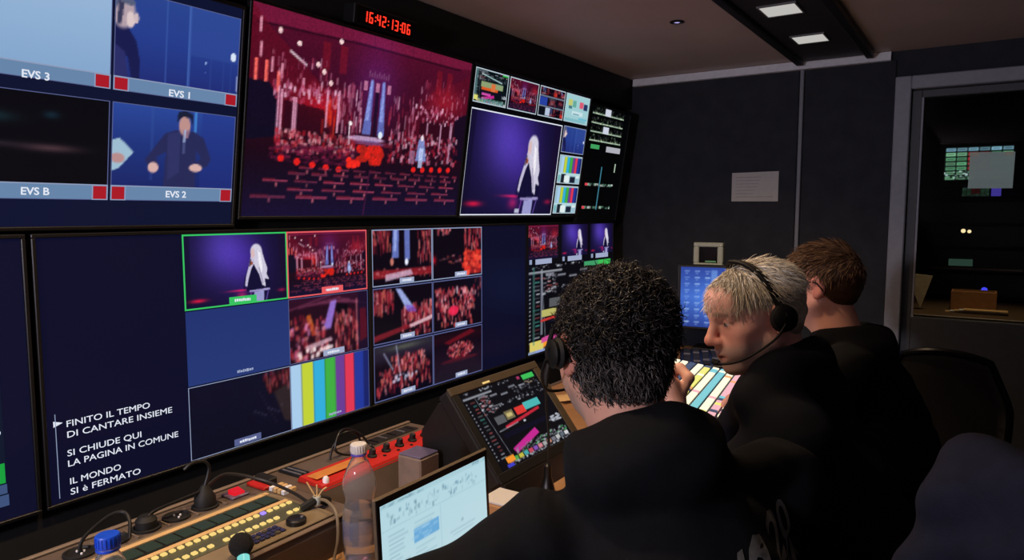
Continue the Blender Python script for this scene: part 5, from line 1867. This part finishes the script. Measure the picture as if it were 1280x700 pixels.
def person(label, pose, M, tone, brow, vox, jack_m, stubble=None, hands=None, fat=1.0, seed=0, collar=1.0, wr_amp=.0035, folds=()):
    who = thing('person', label, 'person', (pose['hip'][0], pose['hip'][1], 0))
    inv = Matrix.Translation(-Vector((pose['hip'][0], pose['hip'][1], 0)))
    S = Sculpt()
    limbs(S, pose, .03, -.012)
    add_head(S, M, fat)
    nk = np.array(M @ Vector((0, -.030, -.06)))
    S.cap(nk, V3(*pose['neck']) + V3(0, 0, -.02), .056, .060, .03)
    S.cap(np.array(M @ Vector((0, .02, -.085))), V3(*pose['neck']) + V3(0, 0, -.02), .040, .045, .03)
    for s_, hd in (hands or {}).items():
        add_hand(S, pose[s_ + 'wr'], hd[0], hd[1], s_ == 'l', hd[2])
    for s_ in ('l', 'r'):
        an = V3(*pose[s_ + 'an'])
        S.cap(an + V3(0, 0, -.02), an + V3(-.13, 0, -.055), .036, .028, .02)
    v, f = S.mesh(vox)
    o = to_obj('body', v, f, m_skin, who, skin_cols(v, M, tone, brow, stubble))
    o.matrix_local = inv
    # jacket: one garment over trunk and arms, open at the neck
    J = Sculpt()
    limbs(J, pose, .035, .012, legs=False, cuff=.015)
    nb = V3(*pose['neck'])
    hd = np.array(M.translation)
    up = hd - nb
    up /= np.linalg.norm(up)
    if collar:
        fwd = np.array((M.to_3x3() @ Vector((0, 1, 0))))
        back = -V3(fwd[0], fwd[1], 0) / np.linalg.norm(fwd[:2])
        side = np.cross(back, V3(0, 0, 1))
        ring = []
        for k_ in range(13):
            a_ = math.radians(-150 + 25 * k_)
            ring.append(nb + up * (.012 + .022 * collar * (1 + math.cos(a_)) / 2) + (back * math.cos(a_) + side * math.sin(a_)) * .078)
        for a_, b_ in zip(ring, ring[1:]):
            J.cap(a_, b_, .024, .024, .02)
        for a_, b_ in zip(ring[3:9], ring[4:10]):
            J.cap(a_ + V3(0, 0, -.03) + back * .02, b_ + V3(0, 0, -.03) + back * .02, .04, .04, .03)
    for a_, b_, ra_, rb_ in folds:
        J.cap(a_, b_, ra_, rb_, .075)
    J.cap(nb + up * .0, nb + up * .16, .058, .07, .012, 's')
    v, f = J.mesh(.0075, wrinkles(wr_amp, 23, seed))
    j = to_obj('jacket', v, f, jack_m, who)
    j.matrix_local = inv
    Tz = Sculpt()
    hp = V3(*pose['hip'])
    P2 = dict(pose)
    limbs(Tz, P2, .03, .006, arms=False, torso=False)
    Tz.ell(hp, (.150, .150, .11), .04)
    v, f = Tz.mesh(.010, wrinkles(.003, 19, seed + 2))
    o = to_obj('trousers', v, f, m_trous, who)
    o.matrix_local = inv
    for s_ in ('l', 'r'):
        an = V3(*pose[s_ + 'an'])
        Sh = Sculpt()
        Sh.cap(an + V3(.01, 0, -.025), an + V3(-.15, 0, -.050), .045, .036, .02)
        Sh.cap(an + V3(.03, 0, -.050), an + V3(-.17, 0, -.058), .032, .030, .01)
        v, f = Sh.mesh(.008)
        o = to_obj('shoe', v, f, m_shoe, who)
        o.matrix_local = inv
    return who, inv


def hair_cap(who, inv, M, prims, cut, col, vox, amp, fx, name='hair_volume'):
    H = Sculpt()
    for c, r in prims:
        H.ell(c, r, .02, M=M)
    for c, r, k in cut:
        H.ell(c, r, k, 's', M=M)
    v, f = H.mesh(vox, lambda x, y, z: amp * (np.sin(fx * x + 4 * np.sin(fx * .5 * z)) * np.sin(fx * 1.2 * y + 3 * np.sin(fx * .4 * x)) * np.sin(fx * .9 * z + 1.7)))
    g = np.random.RandomState(1)
    cols = np.tile(np.array(col), (len(v), 1)) * g.uniform(.85, 1.1, len(v))[:, None]
    o = to_obj(name, v, f, paint_mat('hair_strands', .42, spec=.35), who, cols)
    o.matrix_local = inv
    return o


# ---------------------------------------------------------------- the operator seen from behind
M1 = head_frame((1.160, 1.012, 1.174), (-.80, .60), 10, 0)
pose1 = dict(neck=(1.222, .985, 1.000), chest=(1.312, .952, .815), hip=(1.43, .835, .535), lsh=(1.120, .865, .900), rsh=(1.372, 1.185, .935),
             lel=(.985, .672, .828), lwr=(.995, .885, .775), rel=(1.310, 1.220, .775), rwr=(1.085, 1.225, .765),
             lkn=(1.02, .90, .560), rkn=(1.08, 1.20, .560), lan=(1.02, .90, .10), ran=(1.08, 1.20, .10))
who1, inv1 = person('man from behind with dark curly hair, glasses and black jacket, at the laptop', pose1, M1, (.80, .60, .52), (.2, .18, .16), .0055, m_jack,
                    stubble=((.45, .42, .40), .5), hands={'l': ((-.25, 1, -.15), (0, 0, 1), (22, 25, 20)), 'r': ((-1, .3, -.1), (0, 0, 1), (22, 25, 20))}, seed=1, collar=2.1, wr_amp=.0045,
                    folds=(((1.275, 1.060, 1.015), (1.280, .960, 1.045), .034, .036), ((1.280, .960, 1.045), (1.225, .905, 1.020), .036, .032)))
DK = (.085, .075, .07)
hair_cap(who1, inv1, M1, [((0, -.020, .032), (.081, .100, .084)), ((0, -.036, -.01), (.068, .068, .080))], [((0, .098, -.045), (.10, .075, .105), .015), ((0, -.045, -.135), (.1, .09, .06), .01)], DK, .006, .006, 70)


def keep1(p, g):
    x, y, z = p.T
    return ((y < .055) | (z > .085)) & (z > -.075 - .25 * y * (y < 0) * 0) & ~((np.abs(x) > .05) & (y > .0) & (z < .0))


def comb1(p, nr, g):
    d = g.normal(size=p.shape) * .8
    d += np.array([0, -.2, .1])
    d[:, 2] -= .6 * (p[:, 2] < 0.02)
    return d


o = strands('curly_hair', who1, M1, 5200, 11, keep1, comb1, ((0, -.022, .025), (.081, .099, .089)), lambda p, g: g.uniform(.020, .040, len(p)) * (.62 + .38 * sm(p[:, 2], -.03, .05)), .5, (.007, 8.0), .0013,
            [(.08, .07, .065), (.11, .095, .09), (.06, .055, .05), (.15, .13, .115), (.09, .085, .09)])
o.matrix_local = inv1
o['kind'] = 'stuff'
o = strands('grey_nape_hair', who1, M1, 1900, 12, lambda p, g: (p[:, 2] < .0) & (p[:, 1] < .035) & (p[:, 2] > -.104), lambda p, nr, g: g.normal(size=p.shape) * .35 + np.array([0, -.15, -1]),
            ((0, -.024, -.008), (.073, .086, .100)), lambda p, g: g.uniform(.014, .034, len(p)), .25, (.005, 6.0), .0012, [(.22, .20, .195), (.30, .28, .27), (.15, .14, .135), (.36, .34, .33)])
o.matrix_local = inv1
o['kind'] = 'stuff'

# ---------------------------------------------------------------- the white-haired man
M2 = head_frame((1.230, 1.572, 1.166), (-.70, -.715), 15, 3)
pose2 = dict(neck=(1.295, 1.640, .990), chest=(1.375, 1.640, .800), hip=(1.50, 1.72, .535), lsh=(1.350, 1.435, .945), rsh=(1.215, 1.740, .935),
             lel=(1.170, 1.385, .800), lwr=(1.128, 1.374, .972), rel=(1.08, 1.86, .745), rwr=(.93, 1.70, .755),
             lkn=(1.10, 1.58, .560), rkn=(1.10, 1.84, .560), lan=(1.08, 1.58, .10), ran=(1.08, 1.84, .10))
who2, inv2 = person('white-haired man wearing a headset, turned towards the laptop, hand raised', pose2, M2, (.91, .71, .66), (.46, .40, .37), .0042, m_navyj,
                    stubble=((.62, .58, .56), .55), hands={'l': ((-.42, -.20, .85), (.30, -.90, -.15), (78, 92, 60)), 'r': ((-.8, -.5, 0), (0, 0, 1), (20, 25, 20))}, fat=1.03, seed=4, collar=1.25,
                    folds=(((1.260, 1.440, 1.015), (1.305, 1.500, 1.052), .030, .034), ((1.305, 1.500, 1.052), (1.355, 1.590, 1.088), .034, .036)))
WH = (.74, .71, .64)
hair_cap(who2, inv2, M2, [((0, -.017, .028), (.079, .0945, .079)), ((0, -.044, -.008), (.071, .066, .075))], [((0, .098, -.055), (.12, .062, .115), .012), ((0, .012, -.085), (.12, .055, .085), .012), ((0, -.06, -.15), (.1, .09, .06), .01)], WH, .0045, .004, 60)


def keep2(p, g):
    x, y, z = p.T
    return (z > .050 - .35 * np.clip(.06 - y, 0, .3)) & (z > -.07) & ~((np.abs(x) > .06) & (y > -.04) & (z < .022))


def comb2(p, nr, g):
    x, y, z = p.T
    d = np.zeros(p.shape)
    front = sm(y, -.03, .05)
    d[:, 0] = -.50 * front + np.sign(x) * .25 * (1 - front)
    d[:, 1] = .75 * front - .55 * (1 - front)
    d[:, 2] = -.15 - .6 * (np.abs(x) > .055)
    return d + g.normal(size=p.shape) * .16


o = strands('white_hair', who2, M2, 5200, 21, keep2, comb2, ((0, -.016, .025), (.079, .095, .081)), lambda p, g: np.where((p[:, 2] > .065) | (p[:, 1] > .05), g.uniform(.036, .064, len(p)), g.uniform(.018, .036, len(p))), .14, (.003, 4.0), .00105,
            [(.90, .87, .80), (.80, .76, .68), (.95, .93, .88), (.66, .62, .55), (.85, .81, .72)])
o.matrix_local = inv2
o['kind'] = 'stuff'

o = strands('fringe', who2, M2, 1000, 23, lambda p, g: (p[:, 1] > .035) & (p[:, 2] > .052) & (np.abs(p[:, 0]) < .06), lambda p, nr, g: np.array([-.08, .7, -.7]) + g.normal(size=p.shape) * .22,
            ((0, -.019, .025), (.079, .099, .081)), lambda p, g: g.uniform(.030, .054, len(p)), .48, (.004, 4.0), .00105, [(.90, .87, .80), (.80, .76, .68), (.95, .93, .88), (.70, .66, .60)])
o.matrix_local = inv2
o['kind'] = 'stuff'

# ---------------------------------------------------------------- the man with glasses at the far end
M3 = head_frame((1.230, 2.288, 1.172), (-1, .02), 4, 0)
pose3 = dict(neck=(1.312, 2.300, .995), chest=(1.385, 2.305, .815), hip=(1.52, 2.32, .535), lsh=(1.345, 2.100, .955), rsh=(1.345, 2.500, .950),
             lel=(1.190, 2.060, .770), lwr=(1.100, 2.235, .820), rel=(1.18, 2.58, .765), rwr=(1.10, 2.44, .820),
             lkn=(1.12, 2.18, .560), rkn=(1.12, 2.46, .560), lan=(1.10, 2.18, .10), ran=(1.10, 2.46, .10))
who3, inv3 = person('man in profile with short brown hair and glasses, at the far end', pose3, M3, (.90, .66, .58), (.30, .20, .14), .0050, m_jack,
                    hands={'l': ((-1, .3, -.1), (0, 0, 1), (20, 25, 20)), 'r': ((-1, -.3, -.1), (0, 0, 1), (20, 25, 20))}, seed=7, collar=1.1)
BR = (.30, .20, .13)
hair_cap(who3, inv3, M3, [((0, -.020, .030), (.080, .100, .081)), ((0, -.048, -.004), (.072, .072, .075))], [((0, .098, -.050), (.12, .062, .115), .012), ((0, .010, -.085), (.12, .050, .085), .012), ((0, -.06, -.15), (.1, .09, .06), .01)], BR, .0055, .004, 55)
o = strands('brown_hair', who3, M3, 2600, 31, keep2, lambda p, nr, g: np.stack([-.35 * np.ones(len(p)), .75 * sm(p[:, 2], .0, .08), -.15 - .9 * (1 - sm(p[:, 2], .0, .08))], 1) + g.normal(size=p.shape) * .15, ((0, -.020, .026), (.080, .099, .083)),
            lambda p, g: np.where(p[:, 2] > .07, g.uniform(.04, .07, len(p)), g.uniform(.02, .035, len(p))), .35, (.003, 4.0), .0014, [(.50, .37, .26), (.40, .29, .20), (.31, .22, .16), (.57, .44, .32)])
o.matrix_local = inv3
o['kind'] = 'stuff'

# ---------------------------------------------------------------- headset, glasses
m_hs = mat('headset_black', (.03, .03, .032), .6, spec=.25)
m_pad = mat('ear_pad', (.03, .03, .032), .8)


def arc(rx, rz, y0, y1, a0, a1, n=16, z0=.0):
    return [(rx * math.sin(math.radians(a0 + (a1 - a0) * k / n)), y0 + (y1 - y0) * k / n * 0 + (y1 - y0) * abs(math.sin(math.radians(a0 + (a1 - a0) * k / n))), z0 + rz * math.cos(math.radians(a0 + (a1 - a0) * k / n))) for k in range(n + 1)]


def headset(label, M, boom=True, cups=(-1, 1), over=True, mouth=(-.012, .122, -.070), cs=1.0):
    hs = thing('headset', label, 'headset', M=M)
    if over:
        MB().tube(arc(.093, .120, .024, -.005, -90, 90, 24), .0048, 8).build('band', m_hs, hs, True)
        MB().tube([(p[0] * .985, p[1] - .009, p[2] * .985) for p in arc(.093, .120, .024, -.005, -72, 72, 20)], .0036, 8).build('second_band', m_hs, hs, True)
    for sx in cups:
        MC_ = T3((sx * .0935, -.008, -.006)) @ rot('Y', sx * 90) @ Matrix.Scale(cs, 4)
        MB().lathe([(.010, -.008), (.030, -.006), (.034, .002), (.030, .009), (.012, .010)], 22).build('ear_pad', m_pad, hs, True, MC_)
        MB().lathe([(.030, .009), (.031, .016), (.024, .022), (.004, .023)], 22).build('ear_cup', m_hs, hs, True, MC_)
        MB().tube([(sx * .1, -.006, .03), (sx * .112, -.008, .0)], .004, 8).build('yoke', m_hs, hs, True)
    if boom:
        sx = cups[0]
        MB().tube(spline([(sx * .112, -.002, -.014), (sx * .108, .03, -.040), (sx * .080, .085, -.066), (sx * .045, .118, -.073), mouth], 8), .0026, 8).build('boom', m_hs, hs, True)
        MB().tube([(sx * .03, .121, -.0725), (mouth[0], mouth[1] + .002, mouth[2])], [.0048, .006], 12).build('microphone_tip', m_pad, hs, True)
    return hs


headset('black headset with thin boom microphone on the white-haired man', M2, cs=.86)
headset('small black headset cup and boom at the ear of the curly-haired man', M1, True, (-1,), False, cs=.72)


def glasses(label, M):
    gl = thing('eyeglasses', label, 'glasses', M=M)
    for sx in (-1, 1):
        pts = [(sx * (.032 + .026 * math.copysign(abs(math.cos(a)) ** .7, math.cos(a))), .102 - .25 * max(0, abs(.032 + .026 * math.cos(a)) - .03), .000 + .019 * math.copysign(abs(math.sin(a)) ** .7, math.sin(a))) for a in [2 * math.pi * k / 24 for k in range(25)]]
        MB().tube(pts, .0021, 6, cap=False).build('rim', m_hs, gl, True)
        lens_m = MATS.get('lens') or clear_mat('lens', (.95, .97, .97), .01, 1.05)
        MATS['lens'] = lens_m
        MB().prism([(p[0], p[2]) for p in pts[:-1]][::sx or 1], .098, .0988, 'y').build('lens', lens_m, gl)
        MB().tube(spline([(sx * .058, .094, .006), (sx * .074, .07, .008), (sx * .083, .0, .008), (sx * .085, -.018, -.004), (sx * .084, -.028, -.02)], 6), .0022, 6).build('temple', m_hs, gl, True)
    MB().tube(spline([(-.008, .1045, .004), (0, .1065, .008), (.008, .1045, .004)], 4), .002, 6).build('bridge', m_hs, gl, True)
    return gl


glasses('dark-rimmed glasses on the man in profile', M3)
glasses('dark-rimmed glasses on the man seen from behind', M1)

# ---------------------------------------------------------------- print on the back of the near jacket
def print_on_back(lines, right, up, normal, who, inv, jacket):
    """letters printed on the cloth: each laid onto the jacket's surface"""
    m_print = mat('grey_print_on_cloth', (.34, .34, .33), .8, var=.2, scale=200)
    right, up, normal = (Vector(q).normalized() for q in (right, up, normal))
    from mathutils.bvhtree import BVHTree
    me = jacket.data
    tree = BVHTree.FromPolygons([v.co.copy() for v in me.vertices], [tuple(p.vertices) for p in me.polygons])
    for txt, org, size, width, stretch, bold in lines:
        o = lettering(txt, size, m_print, who, Matrix(), width, 'back_print', stretch, bold, 0.0)
        mm_ = o.data
        bmm = bmesh.new()
        bmm.from_mesh(mm_)
        bmesh.ops.remove_doubles(bmm, verts=bmm.verts, dist=1e-5)
        bmesh.ops.triangulate(bmm, faces=bmm.faces)
        for _ in range(3):
            long_e = [e for e in bmm.edges if e.calc_length() > .010]
            if not long_e:
                break
            bmesh.ops.subdivide_edges(bmm, edges=long_e, cuts=1)
            bmesh.ops.triangulate(bmm, faces=bmm.faces)
        for v in bmm.verts:
            w_ = Vector(org) + right * v.co.x + up * v.co.y
            hit = tree.ray_cast(w_ + normal * .4, -normal, .9)
            v.co = (hit[0] + normal * .003) if hit[0] is not None else w_
        bmm.to_mesh(mm_)
        bmm.free()
        o.matrix_local = inv


jk = [c for c in who1.children if c.name.startswith('jacket')][0]
RR = Vector((.835, .55, 0))
UZ = Vector((0, 0, 1))
print_on_back([('E', (1.319, 1.070, .795), .115, .034, 1.0, .004), ('M', (1.337, 1.083, .808), .140, .038, 1.0, .004), ('O', (1.366, 1.105, .826), .140, .034, 1.0, .004),
               ('20', (1.382, 1.121, .880), .078, .036, 1.0, .001), ('26', (1.390, 1.124, .832), .078, .036, 1.0, .001)],
              RR * .80 + UZ * .40, RR * -.30 + UZ * .95, (.30, -.95, .10), who1, inv1, jk)

# ================================================================== CHAIRS
m_chair = mat('chair_fabric', (.055, .058, .07), .9, bump=.3, bscale=700, spec=.15)
m_mesh = mat('chair_mesh_grey', (.17, .17, .18), .8, var=.3, scale=300)
m_metal = mat('chair_metal', (.10, .10, .11), .35, metal=.7)


def chair(label, loc, ang, back=.44, top=.98):
    """swivel chair: local +x is the way its sitter faces"""
    c = thing('office_chair', label, 'chair', M=Matrix.Translation(loc) @ rot('Z', ang), group='office chairs at the desk')
    S = Sculpt()
    S.ell((0, 0, .405), (.235, .23, .038), .02)
    S.cap((-.17, -.15, .405), (-.17, .15, .405), .03, .03, .03)
    v, f = S.mesh(.012)
    to_obj('seat', v, f, m_chair, c)
    bx = -.215 - .06 * (top > .9)
    rows = []
    H, Wd = 12, 10
    for j in range(H + 1):
        t_ = j / H
        for k in range(Wd + 1):
            u = k / Wd * 2 - 1
            wd = .20 * (1 - .25 * max(0, t_ - .6) / .4) * (.92 + .08 * math.sin(t_ * 3.1))
            rows.append((bx - .04 * t_ + .035 * u * u + .015 * math.sin(t_ * 3.1), u * wd, .46 + (top - .46) * t_ - .03 * u * u * t_))
    b = bmesh.new()
    vv = [b.verts.new(p) for p in rows]
    for j in range(H):
        for k in range(Wd):
            i = j * (Wd + 1) + k
            b.faces.new((vv[i], vv[i + 1], vv[i + Wd + 2], vv[i + Wd + 1]))
    bmesh.ops.solidify(b, geom=list(b.faces), thickness=.02)
    me = bpy.data.meshes.new('backrest')
    b.to_mesh(me)
    b.free()
    me.materials.append(m_mesh)
    me.polygons.foreach_set('use_smooth', [True] * len(me.polygons))
    link('backrest', me, c)
    edge = [Vector(rows[k * (Wd + 1)]) for k in range(H + 1)] + [Vector(rows[H * (Wd + 1) + k]) for k in range(1, Wd + 1)] + [Vector(rows[k * (Wd + 1) + Wd]) for k in range(H - 1, -1, -1)]
    MB().tube(edge, .012, 8).build('back_frame', m_metal, c, True)
    MB().tube(spline([(0, 0, .35), (-.15, 0, .345), (-.24, 0, .38), (-.275, 0, .50)], 6), .018, 8).build('back_support', m_metal, c, True)
    MB().lathe([(.03, .10), (.03, .22), (.02, .225), (.02, .372)], 16).build('column', m_metal, c, True)
    for k in range(5):
        a = 2 * math.pi * k / 5
        MB().tube([(0, 0, .11), (.27 * math.cos(a), .27 * math.sin(a), .075)], [.024, .014], 8).build('base_arm', m_metal, c, True)
        MB().lathe([(.004, -.012), (.028, -.010), (.030, 0), (.028, .010), (.004, .012)], 14, M=T3((.27 * math.cos(a), .27 * math.sin(a), .031)) @ rot('Z', math.degrees(a) + 90) @ rot('Y', 90)).build('caster', m_blackp, c, True)
    return c


chair('dark office chair under the curly-haired man', (1.415, .835, 0), 143, top=.86)
chair('dark office chair under the white-haired man', (1.50, 1.72, 0), 200, top=.86)
chair('office chair with grey mesh back under the man in profile', (1.53, 2.32, 0), 178, top=.93)
chair('empty dark office chair standing before the glazed door', (1.56, 3.20, 0), 84, top=.89)
chair('dark office chair with navy jacket over its back', (1.90, 1.31, 0), 78, top=1.08)

# ---- navy jacket hung over the empty chair
Jk = Sculpt()
D = V3(math.cos(math.radians(78)), math.sin(math.radians(78)), 0)     # chair forward
Sd = V3(-D[1], D[0], 0)
bc = V3(1.90, 1.31, .08) - D * .30
for s_, l_ in ((1, 1), (-1, 1)):
    Jk.cap(bc + V3(0, 0, 1.015), bc + Sd * .19 * s_ + V3(0, 0, .955), .040, .052, .05)
    Jk.cap(bc + Sd * .19 * s_ + V3(0, 0, .955), bc + Sd * .27 * s_ - D * .02 + V3(0, 0, .66), .055, .048, .05)
    Jk.cap(bc + Sd * .27 * s_ - D * .02 + V3(0, 0, .66), bc + Sd * .275 * s_ + D * .03 + V3(0, 0, .42), .046, .036, .04)
    Jk.cap(bc + Sd * .12 * s_ - D * .045 + V3(0, 0, .93), bc + Sd * .16 * s_ - D * .06 + V3(0, 0, .42), .045, .055, .06)
Jk.cap(bc - D * .05 + V3(0, 0, .98), bc - D * .065 + V3(0, 0, .42), .045, .055, .06)
Jk.cap(bc - Sd * .07 - D * .02 + V3(0, 0, 1.045), bc + Sd * .07 - D * .02 + V3(0, 0, 1.045), .028, .028, .04)
v, f = Jk.mesh(.0085, wrinkles(.007, 17, 3))
o = to_obj('hung_jacket', v, f, mat('navy_hung_cloth', (.080, .090, .150), .9, var=.2, bump=.2, bscale=700, spec=.2))
tag(o, 'dark navy jacket hung over an empty chair back', 'jacket')
